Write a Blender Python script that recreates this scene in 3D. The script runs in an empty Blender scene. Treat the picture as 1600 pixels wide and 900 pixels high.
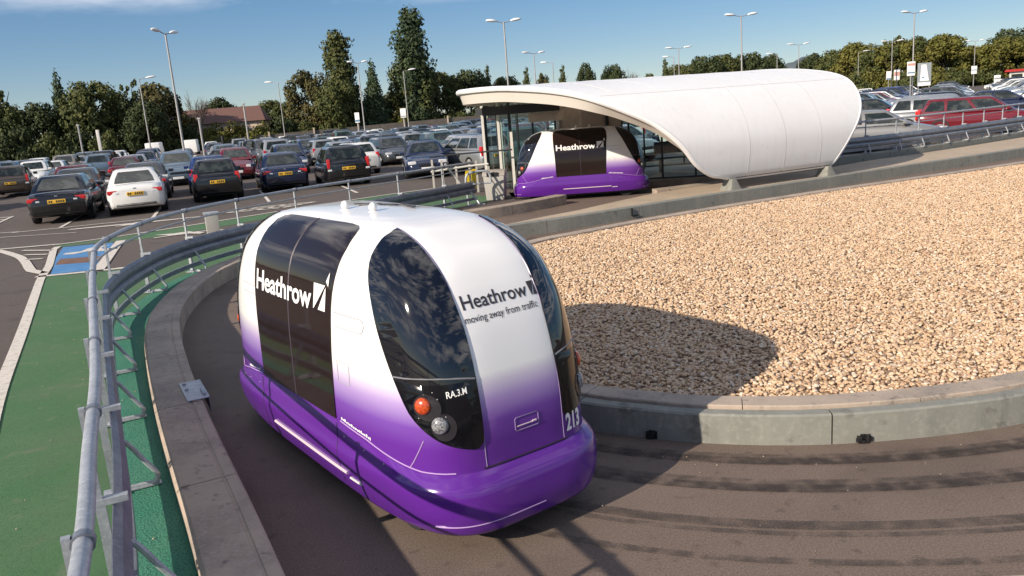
import bpy, bmesh, math, random
import numpy as np
from mathutils import Vector, Matrix
from mathutils.geometry import tessellate_polygon, delaunay_2d_cdt

SC = bpy.context.scene
COL = SC.collection
PI = math.pi
rnd = random.Random(7)
nrs = np.random.RandomState(11)

# ------------------------------------------------------------------ camera
cd = bpy.data.cameras.new('camera'); cam = bpy.data.objects.new('camera', cd); COL.objects.link(cam)
_p, _r = 0.217846, -0.0762677
f_ = Vector((0, math.cos(_p), -math.sin(_p))); rt = Vector((1, 0, 0)); up = rt.cross(f_)
rt2 = math.cos(_r)*rt + math.sin(_r)*up; up2 = -math.sin(_r)*rt + math.cos(_r)*up
M = Matrix(((rt2.x, up2.x, -f_.x, 0), (rt2.y, up2.y, -f_.y, 0), (rt2.z, up2.z, -f_.z, 2.37), (0, 0, 0, 1)))
cam.matrix_world = M
cd.sensor_width = 36; cd.lens = 1258.8/1600*36; cd.clip_start = 0.05; cd.clip_end = 5000
SC.camera = cam

# ------------------------------------------------------------------ sky, sun, exposure
AZ, EL = math.radians(41), math.radians(26)
world = bpy.data.worlds.new('World'); SC.world = world; world.use_nodes = True
nt = world.node_tree; nt.nodes.clear()
def N(t, tree, **k):
    n = tree.nodes.new(t)
    for a, b in k.items(): setattr(n, a, b)
    return n
out = N('ShaderNodeOutputWorld', nt); bg = N('ShaderNodeBackground', nt); bg.inputs[1].default_value = 0.15
sky = N('ShaderNodeTexSky', nt, sky_type='NISHITA', sun_disc=False); sky.sun_elevation = EL; sky.sun_rotation = math.radians(229)
sky.air_density = 0.75; sky.dust_density = 0.15; sky.ozone_density = 3.0
tc = N('ShaderNodeTexCoord', nt); mp = N('ShaderNodeMapping', nt); mp.inputs['Scale'].default_value = (1.3, 1.3, 5.5)
mp.inputs['Location'].default_value = (1.66, 0.74, 1.2)
nz = N('ShaderNodeTexNoise', nt); nz.inputs['Scale'].default_value = 2.2; nz.inputs['Detail'].default_value = 7; nz.inputs['Roughness'].default_value = 0.58
cr = N('ShaderNodeValToRGB', nt); cr.color_ramp.elements[0].position = 0.47; cr.color_ramp.elements[1].position = 0.65
sx = N('ShaderNodeSeparateXYZ', nt); mr = N('ShaderNodeMapRange', nt); mr.inputs['From Min'].default_value = 0.125; mr.inputs['From Max'].default_value = 0.17
mul = N('ShaderNodeMath', nt, operation='MULTIPLY'); mix = N('ShaderNodeMixRGB', nt); mix.inputs[2].default_value = (7.0, 6.8, 6.9, 1)
L = nt.links.new
L(tc.outputs['Generated'], mp.inputs[0]); L(mp.outputs[0], nz.inputs[0]); L(nz.outputs[0], cr.inputs[0])
L(tc.outputs['Generated'], sx.inputs[0]); L(sx.outputs[2], mr.inputs[0]); L(cr.outputs[0], mul.inputs[0]); L(mr.outputs[0], mul.inputs[1])
L(mul.outputs[0], mix.inputs[0]); gm = N('ShaderNodeGamma', nt); gm.inputs[1].default_value = 0.6; hs = N('ShaderNodeHueSaturation', nt); hs.inputs['Saturation'].default_value = 1.55; hs.inputs['Hue'].default_value = 0.506
L(sky.outputs[0], gm.inputs[0]); L(gm.outputs[0], hs.inputs['Color']); L(hs.outputs[0], mix.inputs[1]); L(mix.outputs[0], bg.inputs[0]); L(bg.outputs[0], out.inputs[0])
sd = bpy.data.lights.new('sun', 'SUN'); sun = bpy.data.objects.new('sun', sd); COL.objects.link(sun)
sd.energy = 4.8; sd.angle = math.radians(0.5); sd.color = (1.0, 0.885, 0.74)
ldir = Vector((math.cos(AZ)*math.cos(EL), math.sin(AZ)*math.cos(EL), -math.sin(EL)))
sun.rotation_euler = ldir.to_track_quat('-Z', 'Y').to_euler(); sun.location = (-20, -20, 30)
SC.view_settings.view_transform = 'Standard'; SC.view_settings.look = 'None'; SC.view_settings.exposure = 0.4; SC.view_settings.gamma = 1
SC.view_settings.use_curve_mapping = False

# ------------------------------------------------------------------ materials
def mat(name, col, rough=0.6, metal=0.0, noise=None, bump=None, coat=0.0, spec=None, emit=None, trans=None):
    """noise = (scale, amount, col2) ; bump = (scale, strength, distance)"""
    m = bpy.data.materials.new(name); m.use_nodes = True; t = m.node_tree; b = t.nodes['Principled BSDF']
    b.inputs['Base Color'].default_value = (*col, 1); b.inputs['Roughness'].default_value = rough; b.inputs['Metallic'].default_value = metal
    if coat: b.inputs['Coat Weight'].default_value = coat; b.inputs['Coat Roughness'].default_value = 0.04
    if spec is not None: b.inputs['Specular IOR Level'].default_value = spec
    if emit: b.inputs['Emission Color'].default_value = (*emit[0], 1); b.inputs['Emission Strength'].default_value = emit[1]
    if noise or bump: c = t.nodes.new('ShaderNodeTexCoord')
    if noise:
        layers = noise if isinstance(noise, list) else [noise]
        prev = None
        for (sc_, lo, hi, c2) in layers:
            n = t.nodes.new('ShaderNodeTexNoise'); n.inputs['Scale'].default_value = sc_; n.inputs['Detail'].default_value = 6; n.inputs['Roughness'].default_value = 0.6
            r = t.nodes.new('ShaderNodeMapRange'); r.inputs['From Min'].default_value = lo; r.inputs['From Max'].default_value = hi
            x = t.nodes.new('ShaderNodeMixRGB'); x.inputs[2].default_value = (*c2, 1)
            if prev: t.links.new(prev, x.inputs[1])
            else: x.inputs[1].default_value = (*col, 1)
            t.links.new(c.outputs['Object'], n.inputs[0]); t.links.new(n.outputs[0], r.inputs[0]); t.links.new(r.outputs[0], x.inputs[0]); prev = x.outputs[0]
        t.links.new(prev, b.inputs['Base Color'])
    if bump:
        n = t.nodes.new('ShaderNodeTexNoise'); n.inputs['Scale'].default_value = bump[0]; n.inputs['Detail'].default_value = 5
        u = t.nodes.new('ShaderNodeBump'); u.inputs['Strength'].default_value = bump[1]; u.inputs['Distance'].default_value = bump[2]
        t.links.new(c.outputs['Object'], n.inputs[0]); t.links.new(n.outputs[0], u.inputs['Height']); t.links.new(u.outputs[0], b.inputs['Normal'])
    return m

MT = {}
MT['asphalt'] = mat('asphalt', (0.118, 0.082, 0.062), 0.88, noise=[(1.2, 0.35, 0.7, (0.148, 0.104, 0.080)), (90, 0.42, 0.75, (0.24, 0.19, 0.155)), (0.5, 0.5, 0.75, (0.082, 0.058, 0.046)), (7, 0.6, 0.72, (0.085, 0.062, 0.050))], bump=(140, 0.5, 0.006))
MT['park'] = mat('park_asphalt', (0.082, 0.061, 0.051), 0.9, noise=[(0.35, 0.4, 0.7, (0.10, 0.077, 0.064)), (70, 0.45, 0.75, (0.14, 0.12, 0.105)), (2.5, 0.58, 0.7, (0.055, 0.047, 0.043))], bump=(100, 0.4, 0.006))
MT['green'] = mat('green_surface', (0.055, 0.145, 0.052), 0.85, noise=[(1.1, 0.4, 0.65, (0.075, 0.155, 0.065)), (60, 0.5, 0.75, (0.035, 0.08, 0.04)), (5, 0.58, 0.75, (0.135, 0.165, 0.10)), (0.45, 0.52, 0.7, (0.085, 0.125, 0.07))], bump=(110, 0.5, 0.005))
MT['teal'] = mat('green_rubber_matting', (0.035, 0.20, 0.125), 0.8, noise=[(2.5, 0.4, 0.65, (0.06, 0.22, 0.135)), (70, 0.5, 0.6, (0.018, 0.10, 0.07))], bump=(70, 0.9, 0.01))
MT['white'] = mat('road_paint', (0.66, 0.60, 0.52), 0.75, noise=[(14, 0.5, 0.72, (0.40, 0.36, 0.31)), (80, 0.5, 0.8, (0.5, 0.45, 0.4))])
MT['blue'] = mat('blue_paint', (0.06, 0.20, 0.42), 0.7, noise=[(5, 0.45, 0.7, (0.10, 0.26, 0.46))])
MT['brown'] = mat('brown_patch', (0.19, 0.095, 0.055), 0.8, noise=[(5, 0.45, 0.7, (0.12, 0.07, 0.05))])
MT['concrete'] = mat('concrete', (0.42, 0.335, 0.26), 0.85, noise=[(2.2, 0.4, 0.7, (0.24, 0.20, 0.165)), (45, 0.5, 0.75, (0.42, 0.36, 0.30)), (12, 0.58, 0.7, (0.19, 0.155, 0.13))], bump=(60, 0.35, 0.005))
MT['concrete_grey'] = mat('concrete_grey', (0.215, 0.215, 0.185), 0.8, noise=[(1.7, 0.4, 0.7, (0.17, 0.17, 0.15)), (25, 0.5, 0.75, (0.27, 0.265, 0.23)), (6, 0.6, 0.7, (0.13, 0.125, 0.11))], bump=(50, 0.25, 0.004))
MT['sand'] = mat('sandy_concrete', (0.42, 0.33, 0.235), 0.9, noise=[(1.5, 0.4, 0.7, (0.33, 0.26, 0.19)), (40, 0.45, 0.7, (0.5, 0.41, 0.31))], bump=(50, 0.5, 0.01))
MT['galv'] = mat('galvanised_steel', (0.40, 0.42, 0.45), 0.48, 0.35, noise=[(9, 0.4, 0.7, (0.29, 0.31, 0.335)), (50, 0.5, 0.7, (0.50, 0.52, 0.54))], bump=(30, 0.15, 0.003))
MT['beam'] = mat('guardrail_steel', (0.23, 0.25, 0.285), 0.45, 0.45, noise=[(6, 0.4, 0.7, (0.14, 0.155, 0.19)), (40, 0.5, 0.7, (0.28, 0.3, 0.33))], bump=(30, 0.15, 0.003))
MT['lamp_pole'] = mat('lamp_pole', (0.36, 0.35, 0.34), 0.5, 0.4)
MT['lamp_head'] = mat('lamp_head', (0.75, 0.75, 0.75), 0.35)
MT['black'] = mat('black_plastic', (0.012, 0.012, 0.013), 0.4)
MT['tyre'] = mat('tyre_rubber', (0.015, 0.015, 0.015), 0.85)
MT['rim'] = mat('wheel_rim', (0.35, 0.35, 0.36), 0.35, 0.8)
MT['white_shell'] = mat('white_grp_shell', (0.82, 0.81, 0.80), 0.4, noise=[(0.8, 0.4, 0.7, (0.79, 0.775, 0.76)), (5, 0.62, 0.78, (0.74, 0.72, 0.70))])
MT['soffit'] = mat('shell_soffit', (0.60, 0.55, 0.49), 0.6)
MT['beige'] = mat('beige_panel', (0.62, 0.49, 0.39), 0.7, noise=(1.5, 0.4, 0.7, (0.36, 0.28, 0.22)))
MT['dark_metal'] = mat('dark_frame', (0.035, 0.037, 0.04), 0.45, 0.3)
MT['white_metal'] = mat('white_painted_metal', (0.62, 0.60, 0.56), 0.45)
MT['grey_plastic'] = mat('grey_plastic', (0.38, 0.36, 0.33), 0.6)
MT['letter_white'] = mat('white_lettering', (0.85, 0.84, 0.82), 0.45)
MT['letter_dark'] = mat('dark_lettering', (0.035, 0.03, 0.032), 0.45)
MT['yellow'] = mat('yellow_plastic', (0.75, 0.55, 0.03), 0.5)
MT['plate_y'] = mat('yellow_plate', (0.72, 0.42, 0.03), 0.5)
MT['plate_w'] = mat('white_plate', (0.7, 0.7, 0.7), 0.5)
MT['tail'] = mat('red_lens', (0.55, 0.02, 0.02), 0.2, coat=0.5)
MT['head'] = mat('clear_lens', (0.62, 0.63, 0.65), 0.12, coat=0.5)
MT['car_glass'] = mat('tinted_car_glass', (0.016, 0.021, 0.021), 0.05, noise=[(3.0, 0.48, 0.6, (0.05, 0.058, 0.055))], spec=0.55)
MT['amber'] = mat('amber_lens', (0.58, 0.085, 0.02), 0.25, noise=(90, 0.45, 0.6, (0.35, 0.04, 0.01)), coat=0.6)
MT['grey_lens'] = mat('clear_lamp_lens', (0.28, 0.28, 0.29), 0.2, noise=(90, 0.45, 0.6, (0.08, 0.08, 0.09)), coat=0.6)
MT['pod_glass'] = mat('pod_black_glass', (0.006, 0.006, 0.009), 0.035, spec=0.75, coat=0.3)
MT['door_glass'] = mat('door_glass_reflected_brown', (0.016, 0.009, 0.008), 0.06, spec=0.45)  # brown of the reflected sky is put into the glass colour
MT['pod_black'] = mat('pod_black_panel', (0.004, 0.004, 0.006), 0.12, spec=0.5)
MT['seam'] = mat('dark_seam', (0.03, 0.02, 0.035), 0.5)
MT['trim'] = mat('pale_trim', (0.62, 0.5, 0.55), 0.35)
MT['red'] = mat('red_paint', (0.4, 0.03, 0.03), 0.4)
MT['blue_plastic'] = mat('blue_plastic', (0.02, 0.08, 0.32), 0.4)
MT['roof_tile'] = mat('brown_roof_tiles', (0.14, 0.07, 0.055), 0.8)
MT['bark'] = mat('bark', (0.07, 0.052, 0.038), 0.9)
MT['hill'] = mat('far_hill', (0.07, 0.09, 0.11), 1.0, noise=(0.02, 0.4, 0.6, (0.09, 0.11, 0.12)))  # bluish distance haze is put into the hill colour
MT['bank'] = mat('timber_barrier', (0.10, 0.088, 0.075), 0.9, noise=(2, 0.4, 0.7, (0.15, 0.13, 0.11)))
MT['grass'] = mat('rough_grass', (0.07, 0.085, 0.025), 0.95, noise=(0.8, 0.4, 0.7, (0.10, 0.09, 0.03)))

def streaks(m):
    t = m.node_tree; b = t.nodes['Principled BSDF']; c = t.nodes.new('ShaderNodeTexCoord'); mp_ = t.nodes.new('ShaderNodeMapping'); mp_.inputs['Scale'].default_value = (9, 9, .5)
    n = t.nodes.new('ShaderNodeTexNoise'); n.inputs['Scale'].default_value = 1.0; n.inputs['Detail'].default_value = 6
    r = t.nodes.new('ShaderNodeMapRange'); r.inputs['From Min'].default_value = .5; r.inputs['From Max'].default_value = .8; r.inputs['To Max'].default_value = .16
    x = t.nodes.new('ShaderNodeMixRGB'); x.inputs[2].default_value = (.52, .49, .45, 1); old = b.inputs['Base Color'].links[0].from_socket
    t.links.new(c.outputs['Object'], mp_.inputs[0]); t.links.new(mp_.outputs[0], n.inputs[0]); t.links.new(n.outputs[0], r.inputs[0]); t.links.new(r.outputs[0], x.inputs[0]); t.links.new(old, x.inputs[1]); t.links.new(x.outputs[0], b.inputs['Base Color'])
streaks(MT['white_shell']); streaks(MT['concrete_grey'])
def pod_paint():
    m = bpy.data.materials.new('white_to_purple_paint'); m.use_nodes = True; t = m.node_tree; b = t.nodes['Principled BSDF']
    c = t.nodes.new('ShaderNodeTexCoord'); s = t.nodes.new('ShaderNodeSeparateXYZ'); r = t.nodes.new('ShaderNodeValToRGB')
    t.links.new(c.outputs['Object'], s.inputs[0]); t.links.new(s.outputs[2], r.inputs[0])
    # the livery itself fades from purple to white with height
    e = r.color_ramp.elements; r.color_ramp.interpolation = 'LINEAR'
    e[0].position = 0.30; e[0].color = (0.095, 0.017, 0.235, 1)
    e[1].position = 1.0; e[1].color = (0.85, 0.83, 0.81, 1)
    for p, q in ((0.62, (0.115, 0.022, 0.27)), (0.74, (0.17, 0.06, 0.36)), (0.86, (0.40, 0.28, 0.56)), (0.95, (0.66, 0.60, 0.70))):
        x = r.color_ramp.elements.new(p); x.color = (*q, 1)
    n = t.nodes.new('ShaderNodeTexNoise'); n.inputs['Scale'].default_value = 2.0; n.inputs['Detail'].default_value = 5
    mrn = t.nodes.new('ShaderNodeMapRange'); mrn.inputs['To Min'].default_value = 0.10; mrn.inputs['To Max'].default_value = 0.26
    t.links.new(c.outputs['Object'], n.inputs[0]); t.links.new(n.outputs[0], mrn.inputs[0]); t.links.new(mrn.outputs[0], b.inputs['Roughness'])
    t.links.new(r.outputs[0], b.inputs['Base Color']); b.inputs['Coat Weight'].default_value = 0.35; b.inputs['Coat Roughness'].default_value = 0.05
    return m
MT['pod'] = pod_paint()

def glass(name, col, refl=0.14):
    m = bpy.data.materials.new(name); m.use_nodes = True; t = m.node_tree; t.nodes.remove(t.nodes['Principled BSDF'])
    o = t.nodes['Material Output']; a = t.nodes.new('ShaderNodeBsdfTransparent'); a.inputs[0].default_value = (*col, 1)
    g = t.nodes.new('ShaderNodeBsdfGlossy'); g.inputs['Roughness'].default_value = 0.03; x = t.nodes.new('ShaderNodeMixShader'); x.inputs[0].default_value = refl
    t.links.new(a.outputs[0], x.inputs[1]); t.links.new(g.outputs[0], x.inputs[2]); t.links.new(x.outputs[0], o.inputs[0]); return m
MT['glass'] = glass('shelter_glass', (0.76, 0.88, 0.86), 0.08)

def leaf_mat(name, c1, c2, sc=0.6):
    m = mat(name, c1, 0.75, noise=[(sc, 0.38, 0.65, c2), (sc*6, 0.5, 0.75, tuple(x*0.6 for x in c1))], spec=0.25)
    return m
MT['leaf_dark'] = leaf_mat('dark_foliage', (0.034, 0.050, 0.018), (0.062, 0.074, 0.026))
MT['leaf_mid'] = leaf_mat('mid_foliage', (0.060, 0.078, 0.024), (0.10, 0.102, 0.032))
MT['leaf_yellow'] = leaf_mat('yellow_green_foliage', (0.105, 0.110, 0.022), (0.150, 0.132, 0.030))
MT['leaf_rust'] = leaf_mat('rusty_foliage', (0.078, 0.076, 0.026), (0.105, 0.088, 0.032))
MT['leaf_blue'] = leaf_mat('blue_green_foliage', (0.040, 0.066, 0.034), (0.07, 0.092, 0.038))
MT['twig'] = mat('bare_twigs', (0.13, 0.10, 0.075), 0.9)

# ------------------------------------------------------------------ helpers
def mk(name, verts, faces, m=None, parent=None, smooth=False, kind=None, label=None, cat=None, group=None):
    me = bpy.data.meshes.new(name)
    me.from_pydata([tuple(map(float, v)) for v in verts], [], [tuple(map(int, f)) for f in faces])
    me.validate(); me.update()
    if m: me.materials.append(m if not isinstance(m, str) else MT[m])
    if smooth:
        me.polygons.foreach_set('use_smooth', [True]*len(me.polygons))
    o = bpy.data.objects.new(name, me); COL.objects.link(o)
    if parent: o.parent = parent
    tagp(o, label, cat, group, kind)
    return o
def tagp(o, label=None, cat=None, group=None, kind=None):
    if label: o['label'] = label
    if cat: o['category'] = cat
    if group: o['group'] = group
    if kind: o['kind'] = kind
    return o
def thing(name, label, cat, loc=(0, 0, 0), rz=0.0, group=None):
    o = bpy.data.objects.new(name, None); COL.objects.link(o); o.location = loc; o.rotation_euler = (0, 0, rz); o.empty_display_size = 0.2
    return tagp(o, label, cat, group)
def dup(root, loc=None, rz=None, scale=None, label=None, group=None, skip=(), remap=None):
    def cp(o, par):
        c = o.copy(); COL.objects.link(c)
        if par is not None: c.parent = par
        if remap:
            for sl in c.material_slots:
                mn = sl.material.name if sl.material else ''
                if mn in remap:
                    sl.link = 'OBJECT'; sl.material = remap[mn]
        for ch in kids.get(o, []):
            if not ch.name.startswith(skip or ('#',)): cp(ch, c)
        return c
    kids = {}
    def walk(o):
        kids[o] = list(CH.get(o.name, [])) or list(o.children)
        for c in kids[o]: walk(c)
    walk(root)
    r = cp(root, None)
    if loc is not None: r.location = loc
    if rz is not None: r.rotation_euler = (0, 0, rz)
    if scale is not None: r.scale = scale
    if label: r['label'] = label
    if group: r['group'] = group
    return r
CH = {}
def cache(root):
    def w(o):
        CH[o.name] = list(o.children)
        for c in CH[o.name]: w(c)
    w(root)

class MB:
    def __init__(s): s.v = []; s.f = []
    def add(s, v, f):
        n = len(s.v); s.v += [tuple(x) for x in v]; s.f += [tuple(i+n for i in q) for q in f]; return s
    def box(s, c, d, rz=0.0, ry=0.0):
        x, y, z = d[0]/2, d[1]/2, d[2]/2
        P = [(-x,-y,-z),(x,-y,-z),(x,y,-z),(-x,y,-z),(-x,-y,z),(x,-y,z),(x,y,z),(-x,y,z)]
        R = Matrix.Rotation(rz, 3, 'Z') @ Matrix.Rotation(ry, 3, 'Y')
        P = [tuple(R @ Vector(p) + Vector(c)) for p in P]
        return s.add(P, [(0,3,2,1),(4,5,6,7),(0,1,5,4),(1,2,6,5),(2,3,7,6),(3,0,4,7)])
    def tube(s, pts, r, n=8, closed=False, caps=True):
        pts = [Vector(p) for p in pts]; m = len(pts); rr = r if hasattr(r, '__len__') else [r]*m
        V = []; prevu = None
        for i, p in enumerate(pts):
            if closed: t = (pts[(i+1) % m]-pts[i-1])
            else: t = pts[min(i+1, m-1)]-pts[max(i-1, 0)]
            if t.length < 1e-9: t = Vector((0, 0, 1))
            t.normalize()
            u = (prevu - t*prevu.dot(t)) if prevu is not None else (Vector((0, 0, 1)).cross(t) if abs(t.z) < 0.95 else Vector((1, 0, 0)).cross(t))
            if u.length < 1e-6: u = Vector((1, 0, 0)).cross(t)
            u.normalize(); prevu = u; w = t.cross(u)
            for k in range(n):
                a = 2*PI*k/n; V.append(p+(u*math.cos(a)+w*math.sin(a))*rr[i])
        F = []
        for i in range(m if closed else m-1):
            j = (i+1) % m
            for k in range(n): F.append((i*n+k, i*n+(k+1) % n, j*n+(k+1) % n, j*n+k))
        if not closed and caps: F += [tuple(range(n))[::-1], tuple(range((m-1)*n, m*n))]
        return s.add(V, F)
    def lathe(s, c, prof, n=20, axis='Z'):
        V = []
        for (r, z) in prof:
            for k in range(n):
                a = 2*PI*k/n; p = (r*math.cos(a), r*math.sin(a), z)
                if axis == 'Y': p = (p[0], p[2], p[1])
                V.append((p[0]+c[0], p[1]+c[1], p[2]+c[2]))
        F = []
        for i in range(len(prof)-1):
            for k in range(n): F.append((i*n+k, i*n+(k+1) % n, (i+1)*n+(k+1) % n, (i+1)*n+k))
        F += [tuple(range(n))[::-1], tuple(range((len(prof)-1)*n, len(prof)*n))]
        return s.add(V, F)
    def prism(s, poly, z0, z1):
        n = len(poly); V = [(x, y, z0) for x, y in poly]+[(x, y, z1) for x, y in poly]
        tri = tessellate_polygon([[Vector((x, y, 0)) for x, y in poly]])
        F = [tuple(t)[::-1] for t in tri]+[tuple(i+n for i in t) for t in tri]+[(i, (i+1) % n, (i+1) % n+n, i+n) for i in range(n)]
        return s.add(V, F)
    def build(s, name, m, parent=None, smooth=False, bevel=0.0, **k):
        o = mk(name, s.v, s.f, m, parent, smooth, **k)
        bm = bmesh.new(); bm.from_mesh(o.data); bmesh.ops.recalc_face_normals(bm, faces=bm.faces)
        if bevel:
            es = [e for e in bm.edges if len(e.link_faces) == 2 and e.calc_face_angle(0) > 0.6]
            bmesh.ops.bevel(bm, geom=es, offset=bevel, segments=2, profile=0.7, affect='EDGES', clamp_overlap=True)
        bm.to_mesh(o.data); bm.free()
        if bevel or smooth: shade(o)
        return o
def shade(o, ang=40):
    me = o.data; me.polygons.foreach_set('use_smooth', [True]*len(me.polygons))
    bm = bmesh.new(); bm.from_mesh(me)
    for e in bm.edges: e.smooth = not (len(e.link_faces) == 2 and e.calc_face_angle(0) > math.radians(ang))
    bm.to_mesh(me); bm.free()

def catmull(P, step=0.25, closed=False):
    P = [Vector(p) for p in P]; n = len(P); R = []
    for i in range(n if closed else n-1):
        if closed: a, b, c, d = P[i-1], P[i], P[(i+1) % n], P[(i+2) % n]
        else: a, b, c, d = P[max(i-1, 0)], P[i], P[i+1], P[min(i+2, n-1)]
        m = max(1, int((c-b).length/step))
        for k in range(m):
            t = k/m; R.append(0.5*((2*b)+(c-a)*t+(2*a-5*b+4*c-d)*t*t+(3*b-a-3*c+d)*t**3))
    if not closed: R.append(P[-1])
    return R
def offset(path, d, closed=False):
    n = len(path); R = []
    for i, p in enumerate(path):
        t = (path[(i+1) % n]-path[i-1]) if closed else path[min(i+1, n-1)]-path[max(i-1, 0)]
        t.normalize(); nn = Vector((-t.y, t.x)); R.append(Vector((p.x, p.y))+nn*(d(i) if callable(d) else d))
    return R
def sheet(name, poly, z, m, holes=(), kind='structure', parent=None, **k):
    loops = [[Vector((p[0], p[1], 0)) for p in poly]]+[[Vector((p[0], p[1], 0)) for p in h] for h in holes]
    tri = tessellate_polygon(loops); V = [(v.x, v.y, z) for l in loops for v in l]
    F = []
    for t in tri:
        a, b, c = [Vector(V[i]) for i in t]
        F.append(t if (b-a).cross(c-a).z > 0 else t[::-1])
    return mk(name, V, F, m, parent, kind=kind, **k)
def ribbon(name, path, d0, d1, z, m, closed=False, **k):
    a, b = offset(path, d0, closed), offset(path, d1, closed); n = len(path)
    V = [(p.x, p.y, z) for p in a]+[(p.x, p.y, z) for p in b]
    F = [(i, (i+1) % n, (i+1) % n+n, i+n) for i in range(n if closed else n-1)]
    if d1 < d0: F = [f[::-1] for f in F]
    F = [f[::-1] if (Vector(V[f[1]])-Vector(V[f[0]])).cross(Vector(V[f[2]])-Vector(V[f[0]])).z < 0 else f for f in F]
    return mk(name, V, F, m, **k)
def sweep(path, sec, closed=False, seg=None, gap=0.006):
    """sec: closed polygon (offset, z); seg: length of the blocks the kerb is laid in"""
    mb = MB(); n = len(path); m = len(sec)
    rings = [[(q.x, q.y) for q in offset(path, s[0], closed)] for s in sec]
    L_ = 0.0; start = 0; runs = []
    if seg:
        for i in range(1, n):
            L_ += (path[i]-path[i-1]).length
            if L_ >= seg: runs.append((start, i)); start = i; L_ = 0
        if start < n-1: runs.append((start, n-1))
        if closed: runs.append((n-1, n))
    else: runs = [(0, n if closed else n-1)]
    for a, b in runs:
        idx = list(range(a, b+1)); V = []
        for q, i in enumerate(idx):
            for s in range(m):
                x, y = rings[s][i % n]
                if seg and q in (0, len(idx)-1):
                    o = idx[1] if q == 0 else idx[-2]; x2, y2 = rings[s][o % n]; d = math.hypot(x2-x, y2-y) or 1
                    x += (x2-x)/d*gap; y += (y2-y)/d*gap
                V.append((x, y, sec[s][1]))
        F = [(q*m+s, q*m+(s+1) % m, (q+1)*m+(s+1) % m, (q+1)*m+s) for q in range(len(idx)-1) for s in range(m)]
        if not (closed and not seg): F += [tuple(range(m)), tuple(range((len(idx)-1)*m, len(idx)*m))[::-1]]
        mb.add(V, F)
    return mb

# ------------------------------------------------------------------ plan of the place
V2 = lambda l: [Vector(p) for p in l]
ISL = catmull(V2([(0.43,5.66),(0.85,5.42),(1.18,5.26),(1.67,5.12),(2.08,5.06),(2.52,5.05),(2.96,5.08),(3.44,5.16),(4.3,5.45),(6,6.3),(9,8.4),(14,12),(20,16.6),(26,22),(25,24.8),(22,24.0),(17,21.7),
    (12.6,19.55),(10.5,18.58),(8.66,17.8),(6.95,17.08),(5.34,16.32),(3.83,15.54),(2.45,14.75),(1.18,13.9),(0.4,13.35),(-0.15,12.6),(-0.6,11.4),(-0.85,10.2),(-0.88,9),(-0.76,7.8),(-0.42,6.8),(-0.02,6.12)]), 0.15, True)
OUT = catmull(V2([(24,6),(12,3.4),(6,2.3),(3.6,1.9),(2,1.75),(0.9,1.75),(0.1,1.95),(-0.5,2.4),(-0.92,3.0),(-1.24,3.62),(-1.62,4.38),(-2.07,5.25),(-2.60,6.3),(-3.24,7.64),(-3.80,8.90),(-4.22,10.07),(-4.5,11.4),(-4.58,12.5),
    (-4.46,13.5),(-4.12,14.6),(-3.45,15.8),(-2.5,16.8),(-1.6,17.4),(-0.55,17.95),(0.15,18.45),(0.9,19.1),(1.5,19.7)]), 0.15)
for _ in range(5): OUT = [OUT[0]]+[(OUT[i-1]+OUT[i]*2+OUT[i+1])/4 for i in range(1, len(OUT)-1)]+[OUT[-1]]
OUTER_W = 0.37
out_edge = offset(OUT, -OUTER_W)     # side away from the guideway
# path runs right -> left -> up: guideway lies to its right-hand side, so check the sign once
_k = min(range(len(OUT)), key=lambda i: abs(OUT[i].y-8)+(100 if OUT[i].x > 0 else 0)); _test = (out_edge[_k]-OUT[_k])
if _test.x > 0: OUTER_W = -OUTER_W; out_edge = offset(OUT, -OUTER_W)
SGN = 1 if OUTER_W > 0 else -1
WB = catmull(V2([(-1.0,14.05),(-0.4,14.55),(0.09,15.0),(1.35,15.62),(2.73,16.40),(4.26,17.26),(5.93,18.12),(7.76,19.07),(9.79,20.13),(11.95,21.2),(14.46,22.5),(20,25.6),(27,29.6)]), 0.2)
WC = catmull(V2([(8.9,22.7),(10.3,23.05),(12.0,23.8),(14,24.95),(16.5,26.5),(20,28.8),(27,33.5)]), 0.2)

# base ground
mk('ground', [(-1500,-600,-0.03),(1500,-600,-0.03),(1500,2500,-0.03),(-1500,2500,-0.03)], [(0,1,2,3)], 'grass', kind='structure')
gw = [p for p in out_edge]
hole = [(p.x, p.y) for p in out_edge] + [(0.9,20.15),(0.25,20.55),(0.1,22.4),(6.6,22.2),(8.9,22.75)] + [(p.x, p.y) for p in WC[1:]] + [(33,36),(33,8)]
sheet('car_park', [(-420,-120),(420,-120),(420,200),(-420,200)], 0.12, 'park', holes=[hole])
sheet('guideway', hole, 0.0, 'asphalt')

# kerbs
def kerb_out(): return [(0.0,-0.02),(0.0,0.225),(-0.012*SGN,0.237),(-0.075*SGN,0.237),(-0.082*SGN,0.229),(-0.092*SGN,0.229),(-0.10*SGN,0.237),(-(abs(OUTER_W)-0.03)*SGN,0.237),(-abs(OUTER_W)*SGN,0.212),(-abs(OUTER_W)*SGN,-0.02)]
sweep(OUT, kerb_out(), seg=1.55).build('outer_kerb', 'concrete', bevel=0, label='brown concrete kerb wall curving beside the green path and the guideway', cat='kerb')
isl_sign = -1
_t = offset(ISL, 0.3, True)[5]
inside_is_left = (_t.y > ISL[5].y)
g = 1 if inside_is_left else -1
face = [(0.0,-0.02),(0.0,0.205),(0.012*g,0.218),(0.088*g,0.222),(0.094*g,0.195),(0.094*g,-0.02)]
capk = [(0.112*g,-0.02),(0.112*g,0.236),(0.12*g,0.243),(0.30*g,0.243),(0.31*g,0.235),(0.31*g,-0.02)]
isl = thing('island_kerb', 'pale stepped concrete kerb ringing the gravel island', 'kerb')
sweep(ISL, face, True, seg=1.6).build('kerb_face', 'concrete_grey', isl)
sweep(ISL, capk, True, seg=1.1, gap=0.003).build('kerb_cap', 'concrete', isl)
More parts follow.
